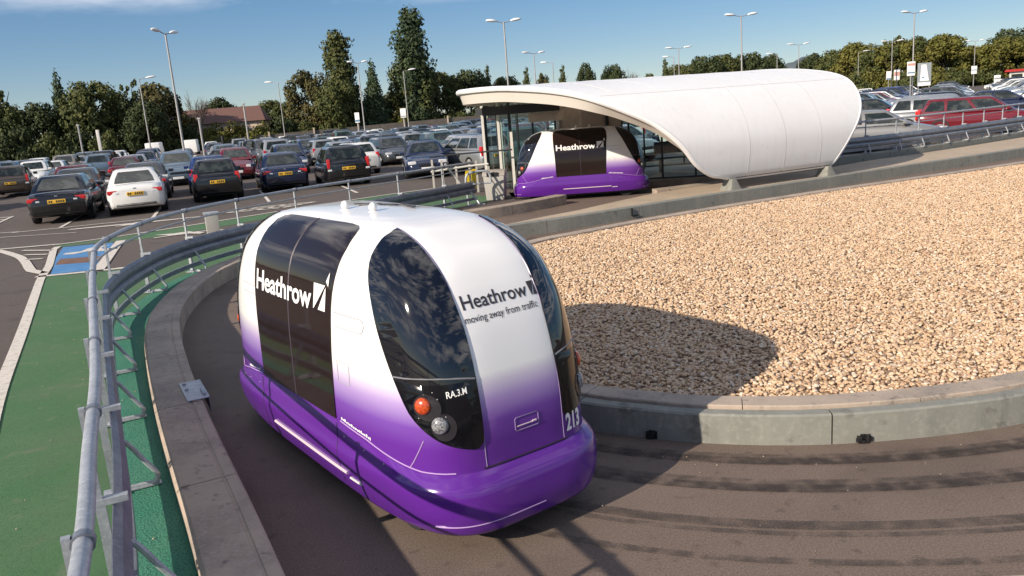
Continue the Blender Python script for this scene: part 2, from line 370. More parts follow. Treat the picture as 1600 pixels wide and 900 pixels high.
for (x, y, s) in ((0.925,5.385,0.05),(2.29,5.05,0.045),(4.9,5.73,0.05)):
    mb = MB()
    for k in range(7):
        a = 2*PI*k/7; mb.box((x+0.035*math.cos(a), y-0.004, 0.03+0.02*math.sin(a)), (0.032, 0.03, 0.03), rz=a)
    mb.build('drain_hole', 'black', isl)
wb_sec = [(0,-0.02),(0,0.24),(0.015,0.255),(0.16,0.255),(0.16,-0.02)]
_w = offset(WB, 0.3)[5]; gB = 1 if _w.y > WB[5].y else -1
wallB = thing('divider_wall', 'low grey concrete wall with tan top between two guideways', 'wall')
sweep(WB, [(a*gB, b) for a, b in wb_sec], seg=2.1).build('wall_face', 'concrete_grey', wallB)
mb = MB(); mb.box((2.55,16.27,0.15),(0.03,0.02,0.16), rz=0.5); mb.box((2.62,16.31,0.075),(0.16,0.03,0.022), rz=0.5); mb.build('joint_bracket', 'black', wallB)
# sandy strip behind the wall
back = [(0.0,15.45),(0.7,16.1),(1.5,16.75),(2.4,17.7),(3.2,18.5),(4.3,19.3),(6.0,20.2),(8.4,21.4),(10.4,22.85),(12.0,23.6),(14,24.75),(16.5,26.3),(20,28.6),(26.5,33)]
fr = [(p.x, p.y) for p in offset(WB, 0.158*gB)]
mbs = MB(); mbs.prism(fr[3:] + back[::-1], -0.02, 0.215); mbs.build('sandy_strip', 'sand', kind='structure')
cw = [(0,-0.02),(0,0.36),(0.015,0.375),(0.32,0.375),(0.335,0.36),(0.335,-0.02)]
_w = offset(WC, 0.3)[5]; gC = 1 if _w.y > WC[5].y else -1
sweep(WC, [(a*gC, b) for a, b in cw], seg=2.4).build('back_wall', 'concrete_grey', label='grey concrete wall under the guard rail right of the white shelter', cat='wall')
blk = MB().box((2.97, 2.985, .11), (2.4, .26, .22), rz=-.03).build('kerb_block', 'concrete', label='pale concrete block at the bottom right corner of the picture', cat='block', bevel=.015)
# platform of the station
pf = [(0.45,22.35),(6.5,22.0),(8.7,22.6),(9.5,27),(0.6,27.5)]
mb = MB(); mb.prism(pf, 0.0, 0.18); mb.build('platform', 'concrete', kind='structure')
# second berth kerb in front of the shelter
mb = MB(); mb.prism([(3.75,19.85),(5.2,20.35),(7.6,21.5),(7.2,21.8),(5.0,20.75),(3.7,20.25)], 0, 0.16); mb.build('berth_kerb', 'concrete', label='low concrete kerb at the foot of the white shelter', cat='kerb')

# tyre marks, cracks
def tyre_mat():
    m = mat('tyre_marks', (0.045, 0.036, 0.032), 0.8); t = m.node_tree; b = t.nodes['Principled BSDF']
    c = t.nodes.new('ShaderNodeTexCoord'); n = t.nodes.new('ShaderNodeTexNoise'); n.inputs['Scale'].default_value = 9; n.inputs['Detail'].default_value = 8
    r = t.nodes.new('ShaderNodeMapRange'); r.inputs['From Min'].default_value = 0.34; r.inputs['From Max'].default_value = 0.64; r.inputs['To Min'].default_value = 0.12; r.inputs['To Max'].default_value = 0.46
    t.links.new(c.outputs['Object'], n.inputs[0]); t.links.new(n.outputs[0], r.inputs[0]); t.links.new(r.outputs[0], b.inputs['Alpha']); return m
MT['marks'] = tyre_mat()
MT['marks_soft'] = tyre_mat()
MT['marks_soft'].node_tree.nodes['Map Range'].inputs['To Min'].default_value = 0.0
MT['marks_soft'].node_tree.nodes['Map Range'].inputs['To Max'].default_value = 0.42
q0 = [p for p in ISL if p.y < 13 and p.x < 9 ]
i0 = next(i for i, p in enumerate(ISL) if p.x > 9 and p.y < 12)
arc = [ISL[i] for i in range(len(ISL)-60, len(ISL))] + [ISL[i] for i in range(0, i0)]
for d, w, mm in ((0.33,0.10,'marks'),(0.31,0.16,'marks_soft'),(0.72,0.10,'marks'),(0.69,0.17,'marks_soft'),(1.17,0.095,'marks'),(1.27,0.05,'marks_soft'),(1.55,0.06,'marks_soft')):
    a2 = [p for p in arc]
    off = [Vector((q.x, q.y)) for q in offset(a2, -g*(d+0.0))]
    # smooth the offset path
    for _ in range(25): off = [off[0]]+[(off[i-1]+off[i]*2+off[i+1])/4 for i in range(1, len(off)-1)]+[off[-1]]
    ribbon('tyre_mark', off, -w/2, w/2, 0.0055 + (0.002 if mm == 'marks_soft' else 0) + d*0.001, mm, kind='structure')
for cp_ in ([(-2.9,10.2),(-2.3,10.0),(-1.9,10.1)],[(-3.3,8.6),(-2.8,8.45),(-2.2,8.5)]):
    cc = catmull(V2(cp_), .05); cc = [p+Vector((rnd.uniform(-.008,.008), rnd.uniform(-.008,.008))) for p in cc]
    ribbon('crack', cc, -.004, .004, 0.0105, 'seam', kind='structure')
# markings and coloured surfacing of the car park
Z1, Z2, Z3 = 0.125, 0.130, 0.135
RAIL = catmull(V2([(-0.7,0.3),(-1.0,1.3),(-1.35,2.2),(-1.78,3.12),(-2.25,4.13),(-2.9,5.43),(-3.56,6.75),(-4.24,8.15),(-4.9,9.6),(-5.24,11.09),(-5.33,12.6),(-5.03,13.95),(-4.45,15.2),(-3.75,16.4),(-3.0,17.35),(-2.2,18.4),(-1.5,19.3),(-0.75,20.3)]), 0.12)
oe = [(p.x, p.y) for p in out_edge if p.x < 1.0]
RP = [(p.x, p.y) for p in RAIL]
lim = [p for p in RP if 0.2 < p[1] < 19]
# matting strip between rail and kerb
sheet('matting', [p for p in lim] + [p for p in oe if p[1] < 18.2 and not (p[1] < 2.4 and p[0] > 0.3)][::-1], Z2, 'teal')
WL = [(-1.2,0.2),(-2.4,2.5),(-3.9,5.4),(-4.89,7.28),(-6.1,9.74),(-7.97,13.49)]
sheet('green_path', WL + [(-8.22,14.01),(-7.33,14.1),(-6.6,14.25),(-6.35,14.7),(-6.2,15.6),(-5.8,16.9),(-5.1,18.2),(-4.3,19.4),(-3.2,20.8),(-1.4,22.0),(-0.6,21.2)] + [p for p in RP if p[1] > 0.2][::-1], Z1, 'green')
sheet('green_strip', [(-10.0,17.9),(-10.25,18.25),(-8.83,19.25),(-6.59,21.45),(-3.9,24.1),(-2.0,25.4),(-1.6,24.6),(-3.6,23.0),(-5.9,20.7),(-7.3,19.0),(-8.4,18.1),(-9.3,18.1)], Z1, 'green')
sheet('green_triangle', [(-1.9,21.0),(-1.0,22.6),(-0.35,21.6),(-0.3,20.9),(-0.6,20.3)], Z1+0.002, 'green')
def pline(name, pts, w, m='white', z=Z3):
    return ribbon(name, catmull(V2(pts), 0.4), -w/2, w/2, z, m, kind='structure')
pline('white_line', [(-1.2,0.2),(-2.4,2.5),(-3.9,5.4),(-4.89,7.28),(-6.1,9.74),(-7.97,13.49),(-8.2,13.98)], 0.13)
pline('white_line', [(-8.2,13.98),(-8.7,15.1),(-9.3,16.3),(-9.9,17.5),(-10.05,17.95)], 0.14)
pline('white_line', [(-7.25,14.0),(-7.75,15.4),(-8.3,16.9),(-8.75,18.2)], 0.20)
pline('white_line', [(-8.3,13.95),(-7.2,14.12),(-6.5,14.3)], 0.16)
pline('white_line', [(-10.35,18.3),(-8.85,19.35),(-6.6,21.55),(-3.9,24.2),(-2.0,25.5)], 0.11)
pline('white_line', [(-12.6,18.25),(-11.4,18.3),(-10.3,18.4)], 0.14)
pline('white_line', [(-8.35,14.3),(-8.8,14.7),(-9.4,15.6),(-10.1,16.6),(-10.9,17.5),(-11.5,18.1)], 0.17)
for s in (0.25, 0.5, 0.75): pline('white_line', [(-11.2+1.9*s, 18.0-3.0*s+0.5), (-10.1+0.9*s, 18.0-2.4*s)], 0.1)
pline('white_line', [(-6.3,15.9),(-5.0,17.4)], 0.07); pline('white_line', [(-8.0,18.2),(-6.9,18.9),(-6.3,18.55),(-5.9,19.0)], 0.12)
sheet('disabled_bay', [(-8.12,14.1),(-7.38,14.25),(-7.85,15.6),(-8.35,17.0),(-8.82,17.95),(-9.85,17.8),(-9.2,16.3),(-8.6,15.1)], Z2+0.002, 'blue')
sheet('brown_patch', [(-8.63,15.2),(-7.74,15.2),(-7.98,15.95),(-8.93,15.95)], Z3-0.001, 'brown')
# wheelchair symbol
sheet('wheelchair_symbol', [(-9.2,16.55),(-8.95,16.5),(-8.8,16.8),(-8.45,16.65),(-8.2,16.85),(-8.3,17.05),(-8.55,16.95),(-8.75,17.25),(-8.65,17.45),(-8.95,17.5),(-9.02,17.2),(-8.98,16.85),(-9.25,16.75)], Z3, 'white')
# arrow and lane marks on the lane behind
sheet('arrow', [(-11.6,21.3),(-10.2,21.55),(-10.3,21.2),(-9.5,21.7),(-8.4,22.1),(-8.4,22.25),(-9.6,21.95),(-10.0,22.2),(-10.1,21.85),(-11.6,21.5)], Z3, 'white')
sheet('arrow', [(-8.2,18.7),(-7.6,18.35),(-7.3,18.5),(-7.0,18.3),(-6.95,18.55),(-7.25,18.7),(-7.5,18.95),(-7.75,18.75)], Z3+0.003, 'white')
for k in range(4): pline('lane_marking', [(-8.0+k*0.25,22.6+k*0.35),(-6.4+k*0.25,22.9+k*0.35)], 0.12)
for k in range(3): pline('lane_marking', [(-7.9+k*0.8,22.6+0.15*k),(-7.2+k*0.8,23.65+0.15*k)], 0.11)
for a, b in (((-12.15,21.9),(-13.5,26.1)),((-9.9,22.6),(-11.4,27.0)),((-14.4,21.6),(-16.4,27.0)),((-7.3,25.1),(-9.0,30.0)),((-4.7,25.9),(-6.3,30.6)),((-13.3,21.7),(-9.5,22.8))):
    pline('bay_line', [a, b], 0.1)
pline('bay_line', [(-16.4,21.9),(-13.2,21.85)], 0.09)
for k in range(7): pline('hatching', [(-16.6+0.05*k-0.35*k,22.4+0.75*k),(-14.7-0.28*k,22.3+0.75*k)], 0.16)
pline('bay_line', [(-16.5,22.0),(-19.0,28.4)], 0.13)
pline('yellow_line', [(-30,22.2),(-20,21.2),(-15,20.9),(-11,20.6)], 0.06)
# pebbles scattered at the road edges
mb = MB()
for k in range(105):
    if k < 50:
        p = ISL[rnd.randrange(0, 60)]; q = offset([p, p+Vector((1,0.05))], -1)[0]; x = p.x+rnd.uniform(-.1,.1); y = p.y-abs(rnd.gauss(0, .5))-0.03; z = 0.005
    else:
        p = OUT[rnd.randrange(60, 150)]; x = p.x+rnd.uniform(0.05, 1.2); y = p.y+rnd.uniform(-.3,.3); z = 0.005
    s = rnd.uniform(0.003, 0.007); mb.lathe((x, y, z), [(s*.5, -s*.4), (s, 0.1*s), (s*.6, s*.7)], 6)
for k in range(60):
    i = rnd.randrange(20, 110); p = RAIL[min(i, len(RAIL)-1)]; s = rnd.uniform(0.003, 0.008)
    mb.lathe((p.x+rnd.uniform(-1.2, .6), p.y+rnd.uniform(-.3,.3), Z2+0.003), [(s*.5,-s*.4),(s,.1*s),(s*.6,s*.7)], 6)
mb.build('loose_pebbles', mat('pebble', (0.40,0.32,0.24), 0.8), kind='stuff')

# gravel of the island: stones instanced over a bed
inner = offset(ISL, 0.315*g, True)
gbed = [(p.x, p.y) for p in inner[::2]]
bed = sheet('gravel_bed', gbed, 0.185, mat('gravel_bed_soil', (0.36,0.25,0.16), 0.95, noise=(60,0.4,0.7,(0.26,0.18,0.12))))
def stone_mat():
    m = bpy.data.materials.new('gravel_stones'); m.use_nodes = True; t = m.node_tree; b = t.nodes['Principled BSDF']; b.inputs['Roughness'].default_value = 0.7
    oi = t.nodes.new('ShaderNodeObjectInfo'); r = t.nodes.new('ShaderNodeValToRGB'); r.color_ramp.interpolation = 'LINEAR'
    cols = [(0.0,(0.15,0.105,0.075)),(0.05,(0.28,0.185,0.12)),(0.18,(0.43,0.275,0.165)),(0.36,(0.53,0.36,0.215)),(0.55,(0.60,0.43,0.272)),(0.72,(0.62,0.465,0.315)),(0.84,(0.49,0.31,0.19)),(0.93,(0.71,0.59,0.46)),(1.0,(0.42,0.35,0.28))]
    e = r.color_ramp.elements; e[0].position = cols[0][0]; e[0].color = (*cols[0][1],1); e[1].position = 1.0; e[1].color = (*cols[-1][1],1)
    for p, c in cols[1:-1]: x = e.new(p); x.color = (*c,1)
    t.links.new(oi.outputs['Random'], r.inputs[0]); t.links.new(r.outputs[0], b.inputs['Base Color']); return m
sm = stone_mat()
gv = sheet('gravel', gbed, 0.19, sm, kind='stuff')
ng = bpy.data.node_groups.new('gravel', 'GeometryNodeTree')
ng.interface.new_socket('Geometry', in_out='INPUT', socket_type='NodeSocketGeometry'); ng.interface.new_socket('Geometry', in_out='OUTPUT', socket_type='NodeSocketGeometry')
gi = N('NodeGroupInput', ng); go = N('NodeGroupOutput', ng)
dp = N('GeometryNodeDistributePointsOnFaces', ng); dp.inputs['Density'].default_value = 1500
ico = N('GeometryNodeMeshIcoSphere', ng); ico.inputs['Radius'].default_value = 1.0; ico.inputs['Subdivisions'].default_value = 2
ss = N('GeometryNodeSetShadeSmooth', ng); sma = N('GeometryNodeSetMaterial', ng); sma.inputs['Material'].default_value = sm
ip = N('GeometryNodeInstanceOnPoints', ng)
rs = N('FunctionNodeRandomValue', ng, data_type='FLOAT_VECTOR'); rs.inputs[0].default_value = (0.009,0.010,0.007); rs.inputs[1].default_value = (0.025,0.021,0.014)
rr = N('FunctionNodeRandomValue', ng, data_type='FLOAT_VECTOR'); rr.inputs[0].default_value = (-.5,-.5,0); rr.inputs[1].default_value = (.5,.5,6.28); rr.inputs['Seed'].default_value = 3
of = N('FunctionNodeRandomValue', ng, data_type='FLOAT_VECTOR'); of.inputs[0].default_value = (0,0,-.004); of.inputs[1].default_value = (0,0,.022); of.inputs['Seed'].default_value = 5
sp = N('GeometryNodeSetPosition', ng)
l2 = ng.links.new
l2(gi.outputs[0], dp.inputs['Mesh']); l2(dp.outputs['Points'], sp.inputs['Geometry']); l2(of.outputs[0], sp.inputs['Offset']); l2(sp.outputs[0], ip.inputs['Points'])
l2(ico.outputs[0], ss.inputs[0]); l2(ss.outputs[0], sma.inputs[0]); l2(sma.outputs[0], ip.inputs['Instance'])
l2(rs.outputs[0], ip.inputs['Scale']); l2(rr.outputs[0], ip.inputs['Rotation']); l2(ip.outputs[0], go.inputs[0])
gmod = gv.modifiers.new('gravel', 'NODES'); gmod.node_group = ng
# ------------------------------------------------------------------ the pod
ZK = np.array([.15,.25,.40,.50,.80,1.10,1.35,1.55,1.70,1.77,1.80])
LK = np.array([1.705,1.710,1.691,1.6585,1.642,1.586,1.494,1.357,1.118,.800,0])
WK = np.array([.642,.6735,.697,.680,.6726,.661,.632,.574,.452,.2985,0])
PN = 4.37
def cm(t, K):
    n = len(K); t = np.clip(t, 0, n-1-1e-9); i = np.floor(t).astype(int); f = t-i
    q = lambda j: K[np.clip(j, 0, n-1)]
    a, b, c, d = q(i-1), q(i), q(i+1), q(i+2)
    return .5*((2*b)+(-a+c)*f+(2*a-5*b+4*c-d)*f*f+(-a+3*b-3*c+d)*f**3)
def S_phi(a, t):   # plan angle, profile parameter
    a = np.asarray(a, float); t = np.asarray(t, float); c, s = np.cos(a), np.sin(a)
    r = (np.abs(c)**PN+np.abs(s)**PN)**(-1/PN)
    return np.stack([cm(t, LK)*r*c, cm(t, WK)*r*s, cm(t, ZK)+0*a], -1)
def S_side(x, t, sg=-1):
    x = np.asarray(x, float); t = np.asarray(t, float)
    return np.stack([x+0*t, sg*cm(t, WK)*np.clip(1-(np.abs(x)/cm(t, LK))**PN, 0, 1)**(1/PN), cm(t, ZK)+0*x], -1)
def S_end(y, t, sg=1):
    y = np.asarray(y, float); t = np.asarray(t, float)
    return np.stack([sg*cm(t, LK)*np.clip(1-(np.abs(y)/cm(t, WK))**PN, 0, 1)**(1/PN), y+0*t, cm(t, ZK)+0*y], -1)
def z2t(z): return np.interp(z, ZK, np.arange(11))
TT_ = np.linspace(0, 10, 2001); ZZ_ = cm(TT_, ZK)
def z2t(z): return np.interp(z, ZZ_, TT_)
def off_pts(fn, a, b, d):
    a = np.asarray(a, float); b = np.asarray(b, float); h = 1e-3
    p = fn(a, b); na = fn(a+h, b)-fn(a-h, b); nb = fn(a, b+h)-fn(a, b-h); n = np.cross(na, nb); n /= (np.linalg.norm(n, axis=-1)[..., None]+1e-12)
    out = p-np.array([0, 0, 0.9]); s = np.sign((n*out).sum(-1))[..., None]; return p+n*s*d
def inpoly(p, poly):
    x, y = p; c = False; n = len(poly)
    for i in range(n):
        x1, y1 = poly[i]; x2, y2 = poly[i-1]
        if (y1 > y) != (y2 > y) and x < (x2-x1)*(y-y1)/(y2-y1)+x1: c = not c
    return c
def patch(name, fn, poly, da, db, d, m, parent, rim=0.012, smooth=True, **k):
    n = len(poly); poly = [tuple(p) for p in poly]
    A = np.array(poly); pts = [Vector(p) for p in poly]
    for a in np.arange(A[:,0].min()+da/2, A[:,0].max(), da):
        for b in np.arange(A[:,1].min()+db/2, A[:,1].max(), db):
            if inpoly((a, b), poly) and min(max(abs(a-q[0])/da, abs(b-q[1])/db) for q in poly) > 0.35: pts.append(Vector((a, b)))
    r = delaunay_2d_cdt(pts, [(i, (i+1) % n) for i in range(n)], [], 1, 1e-7)
    V2_, E2, F2 = r[0], r[1], r[2]
    UV = np.array([(v.x, v.y) for v in V2_]); P = off_pts(fn, UV[:,0], UV[:,1], d)
    V = [tuple(p) for p in P]; F = []
    for f in F2:
        c = [Vector(V[i]) for i in f[:3]]; nn = (c[1]-c[0]).cross(c[2]-c[0]); o = (c[0]+c[1]+c[2])/3-Vector((0,0,.9))
        F.append(tuple(f) if nn.dot(o) > 0 else tuple(f)[::-1])
    if rim:
        ec = {}
        for f in F:
            for i in range(len(f)): e = (f[i], f[(i+1) % len(f)]); ec[e] = 1
        B = [e for e in ec if (e[1], e[0]) not in ec]; idx = {}
        ids = sorted({i for e in B for i in e}); Q = off_pts(fn, UV[ids,0], UV[ids,1], d-rim)
        for i, q in zip(ids, Q): idx[i] = len(V); V.append(tuple(q))
        F += [(e[1], e[0], idx[e[0]], idx[e[1]]) for e in B]
    o = mk(name, V, F, m, parent, smooth, **k)
    if smooth: shade(o, 50)
    return o
def smooth_poly(pts, step, closed=True):
    q = catmull([Vector((a, b, 0)) for a, b in pts], step, closed); return [(v.x, v.y) for v in q]
def sline(fn, pts, d, r, name, m, parent, n=5):
    A = np.array(pts, float); P = off_pts(fn, A[:,0], A[:,1], d)
    return MB().tube([tuple(p) for p in P], r, n).build(name, m, parent, smooth=True)
def text2d(s, size=1.0, bold=0.0, shear=0.0):
    cu = bpy.data.curves.new('lettering', 'FONT'); cu.body = s; cu.size = size; cu.offset = bold; cu.shear = shear; cu.resolution_u = 3
    o = bpy.data.objects.new('lettering', cu); COL.objects.link(o); dg = bpy.context.evaluated_depsgraph_get()
    me = bpy.data.meshes.new_from_object(o.evaluated_get(dg)); V = np.array([v.co[:2] for v in me.vertices]); F = [tuple(p.vertices) for p in me.polygons]
    bpy.data.objects.remove(o); bpy.data.meshes.remove(me); return V, F
def letters(name, s, box, fn, conv, d, m, parent, bold=0.0, extra=None, ref=None):
    """box = (u0,u1,v0,v1): baseline v0, cap height v1; conv maps (u,v) to the surface parameters"""
    V, F = text2d(s, 1.0, bold); H = text2d('H', 1.0, bold)[0]; h0, h1 = H[:,1].min(), H[:,1].max()
    u = box[0]+(V[:,0]-V[:,0].min())/(V[:,0].max()-V[:,0].min())*(box[1]-box[0]); v = box[2]+(V[:,1]-h0)/(h1-h0)*(box[3]-box[2])
    V = list(zip(u, v)); F = list(F)
    if extra:
        for poly in extra: n = len(V); V += poly; F.append(tuple(range(n, n+len(poly))))
    A = np.array([conv(a, b) for a, b in V], float); P = off_pts(fn, A[:,0], A[:,1], d)
    out = []
    for f in F:
        c = [Vector(P[i]) for i in f[:3]]; nn = (c[1]-c[0]).cross(c[2]-c[0]); o = c[0]-Vector((0,0,.9)); out.append(f if nn.dot(o) > 0 else f[::-1])
    return mk(name, P, out, m, parent)

def crease(x):
    return float(np.interp(abs(x), [0, .62, 1.0, 1.28, 1.45, 1.7], [3.40, 3.38, 3.26, 3.06, 2.94, 2.90]))
pod = thing('transit_pod', 'large white and purple driverless pod in the foreground, with a black windscreen and number 213', 'pod', (-0.9427, 5.5555, 0), -0.9524, 'driverless transit pods')
# body (upper shell), one smooth surface
ntt = 64
_a = np.linspace(0, 2*PI, 4000, endpoint=False); _q = S_phi(_a, 4.0); _tn = np.arctan2(np.roll(_q[:,1], -1)-_q[:,1], np.roll(_q[:,0], -1)-_q[:,0])
_w = np.abs((np.diff(np.r_[_tn, _tn[0]])+PI) % (2*PI)-PI); _s = np.linalg.norm(np.roll(_q, -1, 0)-_q, axis=1); _w = _w/_w.sum()+1.1*_s/_s.sum(); _c = np.r_[0, np.cumsum(_w)[:-1]]/_w.sum()
na = 224; ang = np.interp(np.arange(na)/na, _c, _a); ts = np.r_[np.linspace(2.6, 9, 52), np.linspace(9.08, 9.94, 12)]
AA, TA = np.meshgrid(ang, ts); P = S_phi(AA, TA)
V = P.reshape(-1, 3).tolist(); F = [(i*na+k, i*na+(k+1) % na, (i+1)*na+(k+1) % na, (i+1)*na+k) for i in range(ntt-1) for k in range(na)]
F.append(tuple(range((ntt-1)*na, ntt*na)))
mk('body', V, F, 'pod', pod, True)
# skirt with the bulging bumpers
rows = np.linspace(0, 1, 22); V = []
for r in rows:
    for a in ang:
        x = float(S_phi(a, 3.0)[0]); ct = crease(x); t = r*ct
        ef = min(max((abs(x)-1.05)/0.55, 0), 1); ef = ef*ef*(3-2*ef)
        b = np.interp(r, [0, .12, .4, .62, .8, .9, .97, 1.0], [.25, .6, 1, 1, .8, .55, .25, 0.02])
        lip = 0.012*np.interp(r, [0, .94, .985, 1], [1, 1, .7, .1])
        p = off_pts(S_phi, a, t, 0.0); n = off_pts(S_phi, a, t, 1.0)-p; n[2] *= 0.3
        V.append(tuple(p+n*(lip+0.036*ef*b)))
m_ = len(rows)
F = [(i*na+k, i*na+(k+1) % na, (i+1)*na+(k+1) % na, (i+1)*na+k) for i in range(m_-1) for k in range(na)]
base_i = len(V); V += [(p[0]*.97, p[1]*.94, 0.16) for p in V[:na]]
F += [(k, (k+1) % na, base_i+(k+1) % na, base_i+k)[::-1] for k in range(na)]
skirt = mk('skirt', V, F, 'pod', pod, True)
mb = MB(); mb.prism([(1.5*math.cos(a)*(abs(math.cos(a))**4+abs(math.sin(a))**4)**-.25, .56*math.sin(a)*(abs(math.cos(a))**4+abs(math.sin(a))**4)**-.25) for a in np.linspace(0, 2*PI, 40, endpoint=False)], 0.12, 0.3)
mb.build('underbody', 'black', pod)
for sx_ in (1.12, -1.12):
    for sy_ in (.43, -.43):
        w = MB().lathe((sx_, sy_, 0.235), [(.12, -.07), (.225, -.07), (.235, -.05), (.235, .05), (.225, .07), (.12, .07)], 24, 'Y').build('wheel', 'tyre', pod, smooth=True)
# leaf-shaped end windows (four), each with its glazing line and lamps
LEAF = [(-.663,8.46),(-.556,7.87),(-.504,7.45),(-.450,6.85),(-.415,6.12),(-.395,5.55),(-.386,4.91),(-.385,4.29),(-.385,3.84),(-.392,3.52),(-.43,3.43),(-.50,3.45),(-.584,3.52),(-.665,3.64),(-.735,3.83),(-.785,4.08),(-.818,4.45),(-.845,4.84),(-.866,5.26),(-.882,5.73),(-.892,6.32),(-.893,6.88),(-.872,7.43),(-.803,7.98),(-.735,8.26)]
def leafpoly(sx_, sy_, split=None):
    q = [Vector((a, t/8)) for a, t in LEAF]
    r = catmull(q, 0.02, True); r = [(v.x, v.y*8) for v in r]
    # keep the tip sharp
    j = min(range(len(r)), key=lambda i: abs(r[i][0]+.663)+abs(r[i][1]-8.46)); r[j] = (-.663, 8.5)
    out = []
    for a, t in r:
        if sx_ < 0: a = -PI-a
        if sy_ > 0: a = -a
        out.append((a, t))
    return out
def mp_a(a, sx_, sy_):
    if sx_ < 0: a = -PI-a
    if sy_ > 0: a = -a
    return a
for sx_ in (1, -1):
    for sy_ in (-1, 1):
        w = patch('end_window', S_phi, leafpoly(sx_, sy_), 0.014, 0.18, 0.0085, 'pod_glass', pod)
        tl = [(-.836,4.70),(-.78,4.70),(-.70,4.71),(-.62,4.705),(-.52,4.68),(-.45,4.65),(-.394,4.62)]
        sline(S_phi, [(mp_a(a, sx_, sy_), t) for a, t in tl], 0.0095, 0.0045, 'glazing_line', mat('gloss_bead', (.22,.22,.24), .15) if 'gloss_bead' not in bpy.data.materials else bpy.data.materials['gloss_bead'], w)
        lp_ = leafpoly(sx_, sy_); cl = []
        for i in range(len(lp_)):
            a, b = lp_[i-1], lp_[i]
            if (a[1] <= 4.66) != (b[1] <= 4.66): k = (4.66-a[1])/(b[1]-a[1]); cl.append((a[0]+(b[0]-a[0])*k, 4.66))
            if b[1] <= 4.66: cl.append(b)
        patch('lower_panel', S_phi, cl, 0.014, 0.18, 0.0095, 'pod_black', w, rim=0)
        # lamps: two round lenses in shallow oval housings
        for (a, t, mm, nm) in ((-.715, 4.24, 'amber', 'indicator_lamp'), (-.645, 3.90, 'grey_lens', 'headlamp')):
            hp = []
            for k in range(28):
                th = 2*PI*k/28; hp.append((mp_a(a+.022+.066*math.cos(th), sx_, sy_), t-.03+.235*math.sin(th)))
            hs = patch('lamp_housing', S_phi, hp, .02, .1, 0.0125, mat('lamp_housing_black', (.025,.022,.026), .25) if 'lamp_housing_black' not in bpy.data.materials else bpy.data.materials['lamp_housing_black'], w)
            aa = mp_a(a, sx_, sy_); c = Vector(off_pts(S_phi, aa, t, 0.0)); nn = (Vector(off_pts(S_phi, aa, t, 1.0))-c).normalized()
            u = Vector((0,0,1)).cross(nn).normalized(); v_ = nn.cross(u); R_ = 0.047
            Vv, Ff = [], []
            for i in range(7):
                th = i/6*PI/2
                for k in range(20):
                    f2 = 2*PI*k/20; Vv.append(c+(u*math.cos(f2)+v_*math.sin(f2))*R_*math.cos(th)+nn*(0.012+R_*0.55*math.sin(th)))
            Ff = [(i*20+k, i*20+(k+1) % 20, (i+1)*20+(k+1) % 20, (i+1)*20+k) for i in range(6) for k in range(20)]
            mk(nm, Vv, Ff, mm, w, True)
        for a, t in ((-.66,4.48),(-.64,4.36),(-.61,4.05),(-.74,4.02)):
            aa = mp_a(a, sx_, sy_); c = off_pts(S_phi, aa, t, 0.012); MB().lathe(tuple(c), [(.001,-.003),(.0035,0),(.001,.003)], 6).build('screw', 'white_metal', w)
        if sx_ > 0 and sy_ < 0:
            letters('lettering', 'RA.3.M', (0, 1, 0, 1), S_phi, lambda u, v: (-.592+.125*u, 4.36+.04*u+.115*v), 0.0125, 'letter_white', w, bold=0.012)
            # curved inner pillar seen behind the glass
            pl = []
            for s in np.linspace(0, 1, 24): pl.append((-.60+.125*s**.7, 8.0-3.15*s))
            for s in np.linspace(1, 0, 24): pl.append((-.645+.125*s**.7+.0, 7.9-2.9*s))
            patch('inner_pillar', S_phi, pl, .03, .3, 0.0075, mat('glass_pillar', (.055,.045,.055), .08), w, rim=0)
# doors on both sides
DP = [(-.635,3.40),(0,3.40),(.632,3.40)]
def door_poly():
    r = []
    # bottom edge rear to front, then up the front edge, over the top, down the rear
    for x in np.linspace(-.632, .628, 24): r.append((x, 3.42))
    for x, t in ((.640,4.24),(.660,5.2),(.668,6.12),(.690,6.82),(.690,7.55),(.665,8.1),(.640,8.40),(.59,8.58),(.50,8.66)): r.append((x, t))
    for x in np.linspace(.4, -.4, 14): r.append((x, 8.68))
    for x, t in ((-.50,8.64),(-.585,8.5),(-.64,8.2),(-.66,7.7),(-.665,6.8),(-.660,6.0),(-.645,5.2),(-.635,4.3)): r.append((x, t))
    q = []
    for i in range(len(r)):
        a, b = r[i], r[(i+1) % len(r)]; n = max(1, int(max(abs(a[0]-b[0])/.06, abs(a[1]-b[1])/.25)))
        for k in range(n): q.append((a[0]+(b[0]-a[0])*k/n, a[1]+(b[1]-a[1])*k/n))
    return q
dpoly = door_poly()
